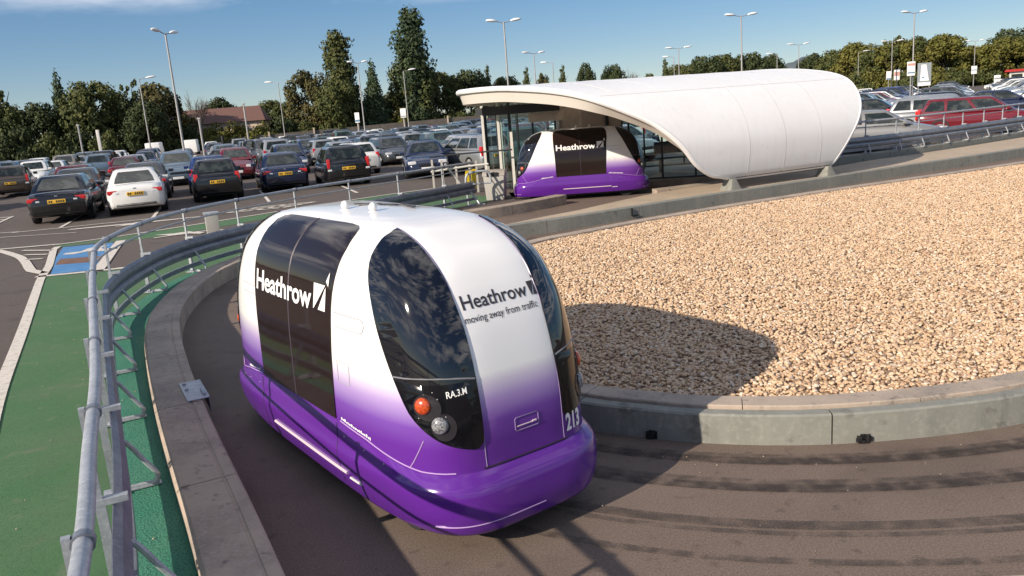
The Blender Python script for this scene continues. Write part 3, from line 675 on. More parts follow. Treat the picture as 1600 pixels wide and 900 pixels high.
for sg in (-1, 1):
    fn = (lambda sg: (lambda x, t: S_side(x, t, sg)))(sg)
    mir = -1 if sg > 0 else 1
    halves = []
    for h in (-1, 1):
        pl = [p for p in dpoly if (p[0]*h) > 0.004]
        # close along the centre seam
        if h > 0: pl = [(0.004, 3.42)] + pl + [(0.004, 8.68)] + [(0.004, t) for t in np.arange(8.4, 3.6, -.3)]
        else:
            i = next(i for i, p in enumerate(dpoly) if p[0] > -0.004)
            lo = [p for p in dpoly if p[0] < -.004 and p[1] < 3.5]; hi = [p for p in dpoly if p[0] < -.004 and p[1] >= 3.5]
            hi = sorted(hi, key=lambda p: dpoly.index(p))
            pl = lo + [(-.004, 3.42)] + [(-.004, t) for t in np.arange(3.7, 8.5, .3)] + [(-.004, 8.68)] + hi
        d = patch('door', fn, [(x, t) for x, t in pl], 0.07, 0.28, 0.007, 'door_glass', pod)
        halves.append(d)
    sline(fn, [(0, t) for t in np.linspace(3.42, 8.68, 30)], 0.004, 0.0075, 'door_seal', MT['seam'], halves[0])
    conv = (lambda mir: (lambda u, v: (u*mir, float(z2t(v)))))(mir)
    lx0, lx1, z0, z1 = .425, .60, 1.272, 1.425
    q = lambda a, b: (lx0+(lx1-lx0)*a, z0+(z1-z0)*b)
    logo = [[q(0,1), q(.02,0), q(.06,0), q(.93,1)], [q(.43,0), q(.90,.80), q(.98,.94), q(1,0)], [q(.97,1.16), q(1.16,1.52), q(1.17,.98)]]
    letters('door_lettering', 'Heathrow', (-.60, .395, 1.258, 1.398), fn, conv, 0.0115, 'letter_white', halves[1], bold=0.022, extra=logo)
    lines = []
    sl = [(.70,1.285),(1.0,1.285),(1.035,1.275),(1.045,1.245),(1.03,1.215),(1.0,1.205),(.70,1.205)]
    for pl, nm in ((sl, 'slot_line'), ([(-.68,1.262),(-.98,1.262)], 'slot_line'), ([(-.68,1.20),(-.95,1.20)], 'slot_line'), ([(.715,.998),(.86,.998),(.86,.87),(.715,.87),(.715,.998)], 'hatch_outline'),):
        P2 = []
        for (a, b), (c, e) in zip(pl[:-1], pl[1:]):
            for s in np.linspace(0, 1, 6, endpoint=False): P2.append((a+(c-a)*s, float(z2t(b+(e-b)*s))))
        P2.append((pl[-1][0], float(z2t(pl[-1][1]))))
        sline(fn, P2, 0.0005, 0.0028 if nm != 'slot_line' else 0.0035, nm, mat('panel_gap_light', (.34,.33,.36), .5) if 'panel_gap_light' not in bpy.data.materials else bpy.data.materials['panel_gap_light'], pod)
    # vertical seams of the sill panel and the pale sliding rail
    for xx in (-.66, .64):
        sline(fn, [(xx, t) for t in np.linspace(0.6, 3.35, 12)], 0.0125, 0.0022, 'panel_seam', MT['seam'], pod)
    rl = [(x, 1.33+.0*x) for x in np.linspace(-.47, .74, 16)]
    sline(fn, rl, 0.016, 0.0105, 'door_rail', MT['trim'], pod, 8)
    sline(fn, [(x, 1.15) for x in np.linspace(.76, .90, 4)], 0.014, 0.008, 'rail_latch', MT['white_metal'], pod, 6)
    for s in (-1, 1):
        xs = np.linspace(.68, 1.6, 26)*s
        A = np.array([(x, crease(x)+.05) for x in xs]); sline(fn, A, 0.002, 0.0035, 'crease_highlight', mat('crease_highlight', (.50,.33,.60), .2) if 'crease_highlight' not in bpy.data.materials else bpy.data.materials['crease_highlight'], pod)  # highlight along the crease, painted as a pale purple bead
        for x in (.74, .98, 1.18):
            c = off_pts(fn, x*s, crease(x)-.22, 0.014); MB().lathe(tuple(c), [(.001,-.003),(.005,0),(.001,.003)], 6).build('rivet', 'white_metal', pod)
    # small print above the crease
    for k in range(16):
        pass
    for x0, x1 in ((.70, 1.04), (-1.02, -.72)):
        x = x0; mb = MB()
        while x < x1:
            w_ = rnd.uniform(.008, .022); a = off_pts(fn, np.array([x, x+w_, x+w_, x]), np.array([crease(x)+.10]*2+[crease(x)+.10+rnd.uniform(.03,.06)]*2), 0.003)
            mb.add([tuple(p) for p in a], [(0,1,2,3)] if sg < 0 else [(3,2,1,0)]); x += w_+.006
        mb.build('small_print', 'letter_white', pod)
# seams between stripe, bumper and side panels
for sx_ in (1, -1):
    fe = (lambda s: (lambda y, t: S_end(y, t, s)))(sx_)
    for sy_ in (-1, 1):
        sline(S_phi, [(mp_a(a, sx_, sy_), t) for a, t in ((-.735,3.62),(-.765,3.4),(-.79,3.2),(-.81,3.04))], 0.002, 0.003, 'corner_seam', bpy.data.materials['crease_highlight'], pod)
        sline(fe, [(sy_*.272, t) for t in np.linspace(2.95, 8.6, 40)], 0.0, 0.003, 'stripe_seam', mat('stripe_seam', (.25,.18,.33), .3) if 'stripe_seam' not in bpy.data.materials else bpy.data.materials['stripe_seam'], pod)
    sline(fe, [(y, 2.96) for y in np.linspace(-.29, .29, 16)], 0.003, 0.0045, 'hood_seam', MT['seam'], pod)
    hz = [(-.058,.712),(.085,.712),(.095,.704),(.095,.645),(.085,.637),(-.058,.637),(-.066,.645),(-.066,.704),(-.058,.712)]
    sline(fe, [(a*sx_, float(z2t(b))) for a, b in hz], 0.001, 0.003, 'hatch_outline', bpy.data.materials['stripe_seam'], pod)
    sline(fe, [(a*sx_, float(z2t(.662))) for a in np.linspace(-.055, .055, 6)], 0.002, 0.0035, 'hatch_handle', MT['trim'], pod)
    sline(fe, [(a*sx_, float(z2t(.665))) for a in np.linspace(.05, .078, 4)], 0.003, 0.006, 'hatch_handle', MT['trim'], pod)
    # lower bumper crease, its highlight painted as a pale bead
    pts = []
    for a in np.linspace(-.82, .05, 30):
        aa = a if sx_ > 0 else -PI-a
        pts.append((aa, 0.78))
    A = np.array(pts); P = off_pts(S_phi, A[:,0], A[:,1], 0.040); MB().tube([tuple(p) for p in P[3:]], 0.004, 5).build('bumper_highlight', bpy.data.materials['crease_highlight'], pod, smooth=True)
fe = lambda y, t: S_end(y, t, 1)
cv = lambda u, v: (u, float(z2t(v)))
lx0, lx1, z0, z1 = .212, .262, 1.333, 1.408
q = lambda a, b: (lx0+(lx1-lx0)*a, z0+(z1-z0)*b)
logo = [[q(0,1), q(.25,0), q(.35,0), q(.98,1)], [q(.55,0), q(.93,.82), q(1.0,.92), q(1.08,0)], [q(.92,1.2), q(1.05,1.5), q(1.22,1.1)]]
letters('front_lettering', 'Heathrow', (-.238, .198, 1.336, 1.409), fe, cv, 0.0025, 'letter_dark', pod, bold=0.012, extra=logo)
letters('tagline', 'moving away from traffic', (-.250, .240, 1.268, 1.305), fe, cv, 0.0025, 'letter_dark', pod, bold=0.002)
letters('number', '213', (0, 1, 0, 1), S_phi, lambda u, v: (.405+.16*u, 3.13+.36*v), 0.010, 'letter_white', pod, bold=0.03)
# roof beacons and roof marking
for (x, y) in ((-.05, -.15), (.30, -.115)):
    z = 1.782
    MB().lathe((x, y, z), [(.036, -.02), (.036, .006), (.018, .011), (.023, .018), (.028, .030), (.027, .044), (.021, .056), (.011, .064), (.002, .067)], 18).build('roof_beacon', mat('white_beacon', (.8,.79,.76), .35) if 'white_beacon' not in bpy.data.materials else bpy.data.materials['white_beacon'], pod, smooth=True)
mb = MB()
for (x, y, l, w, r) in ((-.16,.03,.13,.022,.5),(-.02,.0,.12,.02,.6),(.02,.08,.10,.02,-.2),(.13,.10,.16,.03,.2),(.20,.12,.12,.02,.7),(.33,.14,.1,.02,.3),(.42,.1,.08,.018,.1)):
    mb.box((x, y, 1.7995), (l, w, .006), rz=r)
mb.build('roof_marking', 'letter_dark', pod)
cache(pod)
CH[pod.name] = [c for c in CH[pod.name] if not c.name.startswith('number')]
pod2 = dup(pod, (2.0, 21.15, 0), math.radians(-3), label='smaller-looking white and purple driverless pod parked under the white shelter canopy')
# ------------------------------------------------------------------ guard rail beside the green path
def rail_obj(name, label, path, base_z, first, spacing, side, right=True, n_posts=40, handrail_z=1.15, beam_z=(.40, .72), brace=.27, pw=.045, boff=.075):
    """side: +1 puts beam and braces on the left-hand side of the path, -1 on the right"""
    root = thing(name, label, 'guard rail', (0, 0, 0))
    q = path
    o = offset(q, side*0.075)
    z0, z1 = beam_z; h = z1-z0
    prof = [(0, z0), (.035, z0+.03), (.05, z0+.09), (.035, z0+.13), (0, z0+.155), (0, z1-.155), (.035, z1-.13), (.05, z1-.09), (.035, z1-.03), (0, z1)]
    sec = [(side*(boff+a), b) for a, b in prof] + [(side*(boff-.004+a), b) for a, b in prof[::-1]]
    sweep(q, sec, seg=3.2, gap=0.0).build('beam', 'beam', root)
    MB().tube([(p.x, p.y, handrail_z) for p in offset(q, 0)], 0.030, 10).build('handrail', 'galv', root, smooth=True)
    MB().tube([(p.x, p.y, handrail_z-.17) for p in offset(q, -side*0.03)], 0.013, 8).build('middle_rail', 'galv', root, smooth=True)
    sweep(q, [(side*.02, base_z+.09), (side*.05, base_z+.09), (side*.05, base_z+.16), (side*.02, base_z+.16)]).build('lower_rail', 'beam', root)
    acc = 0; nxt = first
    for i in range(1, len(q)):
        acc += (q[i]-q[i-1]).length
        if acc >= nxt and n_posts > 0:
            nxt += spacing; n_posts -= 1
            p = q[i]; t = (q[min(i+1, len(q)-1)]-q[i-1]).normalized(); nn = Vector((-t.y, t.x))*side; a = math.atan2(t.y, t.x)
            q_o = side*(-.045 if boff < .05 else 0); pc = p; p = p+Vector((-t.y, t.x))*q_o; mb = MB().box((p.x, p.y, (base_z+z1+.02)/2), (pw, pw, z1+.02-base_z), rz=a)
            mb.box((p.x+nn.x*.05, p.y+nn.y*.05, z1+.02), (pw*1.1, .10+pw, .03), rz=a)
            mb.box((p.x, p.y, (z1+handrail_z+.03)/2), (pw*.6, pw*.6, handrail_z+.03-z1), rz=a)
            mb.box((p.x, p.y, base_z+.008), (.14, .14, .014), rz=a)
            for dx in (-.045, .045): mb.lathe((p.x+t.x*dx, p.y+t.y*dx, base_z+.02), [(.012, -.006), (.012, .012)], 6)
            mb.build('post', 'galv', root)
            f = lambda d, z: (p.x+nn.x*d, p.y+nn.y*d, z)
            bp_ = catmull([Vector(f(.05, z0+.10)), Vector(f(.11, z0+.08)), Vector(f(brace*.75, base_z+.17)), Vector(f(brace*.97, base_z+.07)), Vector(f(brace*.93, base_z+.022)), Vector(f(brace*.6, base_z+.018)), Vector(f(.09, base_z+.02))], .03)
            MB().tube(bp_, 0.017, 7).build('brace', 'galv', root, smooth=True)
            MB().box(f(brace*.62, base_z+.004+.004), (.055, brace*.8, .008), rz=a).build('foot_plate', 'galv', root)
            # clamp of the handrail
            MB().tube([(pc.x-t.x*.02, pc.y-t.y*.02, handrail_z), (pc.x+t.x*.02, pc.y+t.y*.02, handrail_z)], .038, 12).build('clamp', 'beam', root, smooth=True)
    return root
_rs = offset(RAIL, 0.3)[10]; sR = 1 if _rs.x > RAIL[10].x else -1
rail_obj('guard_rail', 'long grey steel guard rail with handrail curving along the green path in the foreground', RAIL, 0.133, 0.55, 1.47, sR, beam_z=(.38, .69), boff=.01)
_rs = offset(WC, 0.3)[3]; sC = 1 if _rs.y < WC[3].y else -1
CR = [p for p in offset(WC, 0.17*gC)]
rail_obj('guard_rail', 'grey steel guard rail on the low wall right of the white shelter', CR, 0.375, 0.3, 1.15, sC, handrail_z=1.28, beam_z=(.55, .86), brace=.2)

# steel cover bracket on the kerb
br = thing('kerb_bracket', 'small galvanised steel plate bolted onto the kerb left of the near pod', 'bracket', (-2.74, 6.56, 0.240), math.radians(-62))
MB().box((0, -.03, .004), (.56, .17, .008)).build('plate', 'galv', br, bevel=.002)
MB().box((0, .058, -.06), (.54, .006, .14)).build('plate', 'galv', br)
MB().tube([(.02, .03, .016), (.22, .03, .016)], .013, 8).build('lug', 'galv', br, smooth=True)
for x in (-.2, -.03): MB().lathe((x, -.08, .012), [(.016, -.006), (.016, .012)], 6).build('bolt', 'galv', br)

# ------------------------------------------------------------------ white shelter
F0 = Vector((5.1, 18.3)); EX = Vector((.904, .43)).normalized(); NX = Vector((-.43, .904)).normalized()
SH = [(.45,-.03,0.02,3.10),(.52,-.09,-.25,3.16),(.62,-.14,-.62,3.22),(.9,-.2,-1.05,3.42),(1.28,-.22,-1.38,3.70),(1.6,-.15,-1.7,3.95),(1.91,0,-2.08,4.15),(2.2,.22,-2.6,4.27),(2.45,.5,-3.08,4.32),(2.62,.9,-3.4,4.35),(2.75,1.5,-3.68,4.35),(2.85,2.3,-3.98,4.34),(2.91,3.2,-4.08,4.3),(2.93,4.0,-4.22,4.25),(2.93,4.6,-4.32,4.2),(2.93,5.2,-4.25,4.15),(2.91,6.0,-3.9,4.1),(2.88,7.2,-3.1,4.0)]
SHs = catmull([Vector(a) if False else Vector((a[0], a[1], 0)) for a in SH], 10)
def shell_rows(sub=4):
    K = np.array(SH); t = np.linspace(0, len(SH)-1, (len(SH)-1)*sub+1)
    return np.stack([cm(t, K[:, j]) for j in range(4)], -1)
rows = shell_rows()
def shell_surf(inset, ins_edge=0.0, nu=36):
    V = []
    for i, (z, o, a0, a1) in enumerate(rows):
        j0, j1 = max(i-1, 0), min(i+1, len(rows)-1); dz, do = rows[j1][0]-rows[j0][0], rows[j1][1]-rows[j0][1]; l = math.hypot(dz, do) or 1
        nz_, no = -do/l, dz/l      # inward
        for k in range(nu+1):
            a = (a0+ins_edge)+(a1-a0-2*ins_edge)*k/nu; p = F0+EX*a+NX*(o+no*inset); V.append((p.x, p.y, z+nz_*inset))
    return V
nu = 36; nr = len(rows)
sh = thing('shelter', 'white curved canopy shelter of the pod stop with glazed front', 'shelter', (0, 0, 0))
Vo, Vi = shell_surf(0), shell_surf(0.10, 0.0)
Fo = [(i*(nu+1)+k, i*(nu+1)+k+1, (i+1)*(nu+1)+k+1, (i+1)*(nu+1)+k) for i in range(nr-1) for k in range(nu)]
n0 = nr*(nu+1); Fi = [tuple(x+n0 for x in f[::-1]) for f in Fo]
bd = [k for k in range(nu+1)] + [i*(nu+1)+nu for i in range(1, nr)] + [(nr-1)*(nu+1)+k for k in range(nu-1, -1, -1)] + [i*(nu+1) for i in range(nr-2, 0, -1)]
Fr = [(bd[i], bd[i-1], bd[i-1]+n0, bd[i]+n0) for i in range(len(bd))]
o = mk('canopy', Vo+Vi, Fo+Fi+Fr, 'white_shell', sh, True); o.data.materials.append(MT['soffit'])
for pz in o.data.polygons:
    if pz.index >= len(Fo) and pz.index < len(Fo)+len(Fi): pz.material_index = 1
bm = bmesh.new(); bm.from_mesh(o.data); bmesh.ops.recalc_face_normals(bm, faces=bm.faces); bm.to_mesh(o.data); bm.free(); shade(o, 35)
# deep edge ring under the rim (soffit band) and the rolled rim itself
def edge_pts(inset, e):
    V = shell_surf(inset, e); return [Vector(V[i]) for i in bd]
rim = edge_pts(0.05, 0.0)
MB().tube(rim, 0.062, 8, closed=True).build('rim', 'white_shell', sh, smooth=True)
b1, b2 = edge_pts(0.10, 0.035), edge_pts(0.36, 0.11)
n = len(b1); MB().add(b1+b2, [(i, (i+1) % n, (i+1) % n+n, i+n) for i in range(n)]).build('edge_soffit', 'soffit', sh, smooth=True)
# panel joints
def shell_pt(zr, a, d=-0.004):
    i = zr; z, o_, a0, a1 = rows[i]; j0, j1 = max(i-1, 0), min(i+1, nr-1); dz, do = rows[j1][0]-rows[j0][0], rows[j1][1]-rows[j0][1]; l = math.hypot(dz, do)
    p = F0+EX*a+NX*(o_+dz/l*d); return (p.x, p.y, z-do/l*d)
JM = mat('panel_joint', (.50,.475,.45), .7)
for a in (0.42, 1.5, 2.62):
    MB().tube([shell_pt(i, a, 0.004) for i in range(1, nr-8)], 0.009, 5).build('panel_joint', JM, sh, smooth=True)
for a in (-1.4, -2.6, 3.75):
    MB().tube([shell_pt(i, a, 0.004) for i in range(32, nr-8)], 0.009, 5).build('panel_joint', JM, sh, smooth=True)
iz = 33
MB().tube([shell_pt(iz, a, 0.004) for a in np.linspace(rows[iz][2]+.2, rows[iz][3]-.1, 30)], 0.009, 5).build('panel_joint', JM, sh, smooth=True)
MB().tube([shell_pt(2, a, 0.002) for a in np.linspace(rows[2][2]+.25, rows[2][3]-.05, 20)], 0.011, 5).build('panel_joint', MT['seam'], sh, smooth=True)
# concrete feet
for a in (0.02, 2.98):
    p = F0+EX*a+NX*(-.02); mb = MB()
    w0, w1 = .20, .07
    V = []
    for z, w, d in ((0.16, .19, .22), (.30, .12, .17), (.47, .055, .13)):
        for s1, s2 in ((-1,-1),(1,-1),(1,1),(-1,1)): q_ = p+EX*w*s1+NX*d*s2; V.append((q_.x, q_.y, z))
    F = [(i*4+k, i*4+(k+1) % 4, (i+1)*4+(k+1) % 4, (i+1)*4+k) for i in range(2) for k in range(4)]+[(8,9,10,11),(3,2,1,0)]
    MB().add(V, F).build('foot', 'concrete_grey', sh, bevel=.01)
LM = mat('ceiling_lamp', (1, .95, .85), .4, emit=((1, .93, .8), 9))
for x, y in ((-.1, 22.6), (.9, 22.9), (2.0, 22.4), (3.2, 23.2)): MB().lathe((x, y, 2.72), [(.09, 0), (.09, .03), (.05, .04)], 14).build('ceiling_lamp', LM, sh)
# glazed fronts
def wall_run(A, B, z0, z1, n, name='glass_panel', frames=True, top=None):
    A, B = Vector(A), Vector(B); d = (B-A); ang_ = math.atan2(d.y, d.x)
    for k in range(n+1):
        p = A+d*k/n; zt = top(k/n) if top else z1
        MB().box((p.x, p.y, (z0+zt)/2), (.055, .07, zt-z0), rz=ang_).build('mullion', 'dark_metal', sh)
    for k in range(n):
        p, q_ = A+d*(k+.03)/n, A+d*(k+.97)/n; t0, t1 = (top(k/n), top((k+1)/n)) if top else (z1, z1)
        MB().add([(p.x, p.y, z0+.04), (q_.x, q_.y, z0+.04), (q_.x, q_.y, t1-.03), (p.x, p.y, t0-.03)], [(0,1,2,3)]).build(name, 'glass', sh)
    c = (A+B)/2; MB().box((c.x, c.y, z0+.02), (d.length, .06, .05), rz=ang_).build('sill', 'dark_metal', sh)
wall_run((3.55, 22.65), (6.15, 22.0), .18, 2.5, 3, top=lambda s: 2.72-.12*s)
wall_run((.30, 23.15), (1.55, 23.0), .18, 2.72, 2)
wall_run((-.42, 24.5), (.28, 23.15), .18, 2.75, 2)
wall_run((-.42, 24.55), (3.4, 26.8), .18, 2.75, 4)
wall_run((3.4, 26.8), (8.5, 26.4), .18, 2.75, 4)
# corner posts, pale
for x, y, zt in ((-.50, 24.42, 2.68), (-.04, 23.62, 2.7), (.30, 22.98, 1.75), (.02, 23.9, 2.7)):
    MB().box((x, y, (.14+zt)/2), (.075, .075, zt-.14)).build('post', 'white_metal', sh)
# dark fascia with a small unreadable destination plate, cabinet, panels
MB().box((.62, 22.9, 2.36), (2.15, .16, .24), rz=-.05).build('fascia', 'black', sh)
MB().box((-.50, 23.95, 2.36), (.32, .12, .20), rz=-.2).build('destination_display', 'dark_metal', sh)
cab = MB().box((2.55, 24.1, 1.46), (1.75, 2.0, 2.58)).build('equipment_cabinet', 'beige', sh, bevel=.01)
MB().box((2.62, 23.085, 1.5), (.62, .02, 2.0)).build('cabinet_door', mat('beige_door', (.36,.28,.225), .6), cab)
MB().box((2.86, 23.07, 1.45), (.1, .02, .03)).build('door_handle', 'dark_metal', cab)
MB().box((2.1, 23.08, 2.45), (.22, .04, .14)).build('vent', 'dark_metal', cab)
MB().box((3.02, 23.08, 2.05), (.09, .03, 1.3)).build('cable_duct', 'dark_metal', cab)
MB().box((2.68, 23.07, 2.6), (.3, .02, .12)).build('vent', mat('grille', (.2,.16,.13), .6), cab)
MB().box((1.32, 22.95, 2.10), (1.0, .06, .26)).build('lintel_panel', 'beige', sh)
MB().box((3.3, 23.6, 1.4), (.08, .08, 2.5)).build('post', 'dark_metal', sh)
MB().box((3.5, 23.6, 1.4), (.06, .06, 2.5)).build('post', 'dark_metal', sh)
mb = MB().box((5.6, 24.4, .52), (2.2, .42, .05)); 
bench = thing('bench', 'dark bench behind the glass of the white shelter', 'bench', (5.6, 24.4, .18))
MB().box((0, 0, .43), (2.0, .40, .05)).build('seat', 'dark_metal', bench); MB().box((0, .22, .72), (2.0, .04, .35)).build('backrest', 'dark_metal', bench)
for x in (-.85, .85): MB().box((x, 0, .21), (.05, .36, .42)).build('leg', 'dark_metal', bench)

# ------------------------------------------------------------------ bin, hand barrier, small things by the stop
bn = thing('litter_bin', 'pale grey litter bin with curved hood beside the parked pod', 'bin', (-.22, 20.95, .125), -.15)
MB().add(*(lambda: ([(-.23,-.22,0),(.23,-.22,0),(.23,.22,0),(-.23,.22,0),(-.27,-.26,.62),(.27,-.26,.62),(.27,.26,.62),(-.27,.26,.62)], [(0,3,2,1),(4,5,6,7),(0,1,5,4),(1,2,6,5),(2,3,7,6),(3,0,4,7)]))()).build('body', 'grey_plastic', bn, bevel=.02)
mb = MB(); pl = [(-.28+.56*0, 0)]
V = []; nn_ = 9
for x in (-.29, .29):
    for k in range(nn_):
        th = PI*k/(nn_-1); V.append((x, -.27*math.cos(th), .62+.15*math.sin(th)))
F = [(k, k+1, nn_+k+1, nn_+k) for k in range(nn_-1)]+[tuple(range(nn_)), tuple(range(nn_, 2*nn_))[::-1], (0, nn_, 2*nn_-1, nn_-1)]
MB().add(V, F).build('hood', mat('bin_hood', (.30,.27,.24), .6), bn, bevel=.008)
MB().box((-.02, -.275, .66), (.3, .02, .1)).build('opening', 'black', bn)
hb = thing('hand_barrier', 'grey hooped end barrier standing in front of the litter bin', 'barrier', (-.62, 20.2, .12), .15)
MB().tube(catmull([Vector(p) for p in ((-.3,0,0),(-.33,0,.55),(-.28,0,.74),(-.1,0,.80),(.18,0,.80),(.28,0,.72),(.3,0,.5))], .05), .03, 8).build('hoop', 'galv', hb, smooth=True)
MB().tube([(-.3,0,.42),(-.05,-.25,0.02)], .025, 8).build('brace', 'galv', hb, smooth=True); MB().tube([(-.3,0,.5),(.3,0,.5)], .02, 8).build('crossbar', 'galv', hb, smooth=True)
MB().box((-.12,-.15,.01), (.4,.14,.02)).build('foot_plate', 'galv', hb)
cb = thing('crowd_barrier', 'white post and rail barrier with dark handrail left of the shelter posts', 'barrier', (-1.9, 22.6, .12), 0)
for x, y, h in ((-.05,0,1.05),(.22,-.05,1.02),(.95,.6,.95),(1.15,.6,.9),(.55,.9,.8),(1.5,.2,.75)):
    MB().box((x, y, h/2), (.055, .055, h)).build('post', 'grey_plastic', cb)
MB().tube([(-.1,0,1.12),(.9,.1,1.15),(2.2,.0,1.16)], .022, 8).build('handrail', 'dark_metal', cb, smooth=True)
MB().tube([(-.1,0,.72),(.9,.3,.78),(1.5,.3,.8)], .028, 8).build('rail', 'white_metal', cb, smooth=True)
MB().tube([(.3,.1,.9),(.8,.3,.1)], .03, 8).build('diagonal_strut', 'white_metal', cb, smooth=True)
yb = thing('wet_floor_board', 'small yellow board among the white barrier posts', 'board', (-.98, 23.9, .12), .3)
MB().add([(-.16,0,0),(.16,0,0),(.20,0,.62),(-.12,0,.62),(-.16,.25,0),(.16,.25,0)], [(0,1,2,3),(5,4,3,2),(0,3,4),(1,5,2)]).build('panel', 'yellow', yb)
bl = thing('storage_tub', 'dark blue plastic tub behind the guard rail right of the shelter', 'tub', (9.75, 23.9, .12), .3)
MB().lathe((0,0,0), [(.24,0),(.30,.42),(.33,.43),(.33,.47),(.28,.47),(.24,.12)], 20).build('body', 'blue_plastic', bl, smooth=True)
bk = thing('cable_cabinet', 'small grey upright box behind the guard rail on the dark tarmac', 'cabinet', (-6.35, 17.4, .125), .4)
MB().box((0,0,.27), (.27,.22,.52)).build('body', 'grey_plastic', bk, bevel=.02); MB().box((0,0,.55), (.31,.26,.04)).build('lid', 'galv', bk, bevel=.01)
# ------------------------------------------------------------------ cars
def make_car(kind):
    """prototype parked car, nose towards +x, origin on the ground under its middle"""
    D = dict(saloon=dict(L=4.65, W=1.80, H=1.44, belt=.94, st=[(-2.32,.34,.80,.78),(-2.26,.27,.93,.90),(-2.05,.22,.985,.96),(-1.6,.2,.985,1),(-.6,.19,.95,1),(.4,.19,.935,1),(1.15,.2,.93,1),(1.6,.2,.86,.985),(2.05,.22,.76,.93),(2.27,.26,.66,.82),(2.34,.34,.55,.68)], rb=(-1.78,-1.05), wf=(1.28,.42), roof=.60),
             hatch=dict(L=4.0, W=1.74, H=1.47, belt=.96, st=[(-1.99,.34,.86,.82),(-1.95,.27,.98,.93),(-1.75,.22,1.0,.98),(-1.2,.2,.985,1),(-.4,.19,.96,1),(.4,.19,.95,1),(1.0,.2,.95,1),(1.4,.2,.88,.985),(1.78,.22,.78,.92),(1.95,.26,.66,.80),(2.0,.34,.55,.68)], rb=(-1.86,-1.55), wf=(1.18,.35), roof=.61),
             estate=dict(L=4.65, W=1.80, H=1.52, belt=.97, st=[(-2.31,.34,.88,.82),(-2.27,.27,.99,.93),(-2.1,.22,1.0,.98),(-1.6,.2,.985,1),(-.6,.19,.96,1),(.4,.19,.95,1),(1.15,.2,.94,1),(1.6,.2,.87,.985),(2.05,.22,.77,.93),(2.27,.26,.66,.82),(2.34,.34,.55,.68)], rb=(-2.18,-1.85), wf=(1.3,.45), roof=.62),
             suv=dict(L=4.6, W=1.86, H=1.70, belt=1.06, st=[(-2.27,.40,.95,.84),(-2.23,.33,1.07,.94),(-2.05,.28,1.1,.98),(-1.5,.26,1.09,1),(-.5,.25,1.06,1),(.4,.25,1.05,1),(1.15,.26,1.05,1),(1.6,.26,.99,.985),(2.0,.28,.90,.93),(2.22,.32,.78,.84),(2.28,.4,.66,.72)], rb=(-2.1,-1.72), wf=(1.22,.40), roof=.64))[kind]
    W = D['W']/2
    root = thing('parked_car', 'parked car', 'car')
    # lower body: loft of cross-sections
    V = []; st = catmull([Vector((a, b, c)) for a, b, c, d in D['st']], .16); ws = catmull([Vector((a, d, 0)) for a, b, c, d in D['st']], .16)
    xs = np.array([a for a, *_ in D['st']]); m = 12
    X = np.linspace(xs[0], xs[-1], 40); X = np.sort(np.r_[X, xs[0]+.03, xs[-1]-.03])
    zl = np.interp(X, xs, [a[1] for a in D['st']]); zb = np.interp(X, xs, [a[2] for a in D['st']]); ww = np.interp(X, xs, [a[3] for a in D['st']])
    k_ = np.array([.25,.5,.25]); 
    for arr in (zl, zb, ww): arr[1:-1] = np.convolve(arr, k_, 'valid')
    for x, a, b, w in zip(X, zl, zb, ww):
        w *= W; h = b-a
        pr = [(w*.90, a), (w*.975, a+.16*h), (w*1.0, a+.42*h), (w*.985, a+.66*h), (w*.95, a+.84*h), (w*.88, a+.95*h), (w*.62, b), (w*.0, b+.018)]
        ring = [(x, y, z) for y, z in pr] + [(x, -y, z) for y, z in pr[:-1][::-1]]
        V += ring
    n = 15; F = [(i*n+k, (i+1)*n+k, (i+1)*n+(k+1) % n, i*n+(k+1) % n) for i in range(len(X)-1) for k in range(n)]
    F += [tuple(range(n)), tuple(range((len(X)-1)*n, len(X)*n))[::-1]]
    body = mk('body', V, F, 'car_paint', root, True); bm = bmesh.new(); bm.from_mesh(body.data); bmesh.ops.recalc_face_normals(bm, faces=bm.faces); bm.to_mesh(body.data); bm.free(); shade(body, 45)
    # cabin
    H = D['H']; bl = D['belt']; r0, r1 = D['rb']; f0, f1 = D['wf']; wb, wr = W*.90, W*D['roof']*1.12
    lev = [(0, r0, f0, wb), (.5, r0+(r1-r0)*.52, f0+(f1-f0)*.52, wb-(wb-wr)*.46), (.88, r0+(r1-r0)*.92, f0+(f1-f0)*.92, wr*1.015), (.97, r1+.05, f1-.07, wr*.93), (1.0, r1+.22, f1-.28, wr*.7)]
    V = []; K = 10
    for s_, xa, xb, w in lev:
        z = bl-.03+(H-bl+.03)*s_
        pr = [(xa+.0, w*.86), (xa+.07, w)]+[(xa+.07+(xb-.14-xa)*t, w*(1+.02*math.sin(PI*t))) for t in (.25,.5,.75)]+[(xb-.09, w), (xb, w*.82)]
        ring = pr+[(x, -y) for x, y in pr[::-1]]
        V += [(x, y, z+(.02*(1-abs(y)/w) if s_ == 1 else 0)) for x, y in ring]
    n = 14; F = [(i*n+k, i*n+(k+1) % n, (i+1)*n+(k+1) % n, (i+1)*n+k) for i in range(len(lev)-1) for k in range(n)]
    q = (len(lev)-1)*n; F += [(q+k, q+k+1, q+n-2-k, q+n-1-k) for k in range(n//2-1)]
    cab_ = mk('cabin', V, F, 'car_paint', root, True); bm = bmesh.new(); bm.from_mesh(cab_.data); bmesh.ops.recalc_face_normals(bm, faces=bm.faces); bm.to_mesh(cab_.data); bm.free(); shade(cab_, 40)
    def cpt(s_, u):   # side surface point: u along the side 0 rear..1 front
        L0 = np.array([l[0] for l in lev]); xa = np.interp(s_, L0, [l[1] for l in lev]); xb = np.interp(s_, L0, [l[2] for l in lev]); w = np.interp(s_, L0, [l[3] for l in lev])
        return (xa+.07+(xb-.16-xa)*u, w*(1+.02*math.sin(PI*min(max(u,0),1)))+.008, bl-.03+(H-bl+.03)*s_)
    rear_u = .05 if kind != 'saloon' else .07
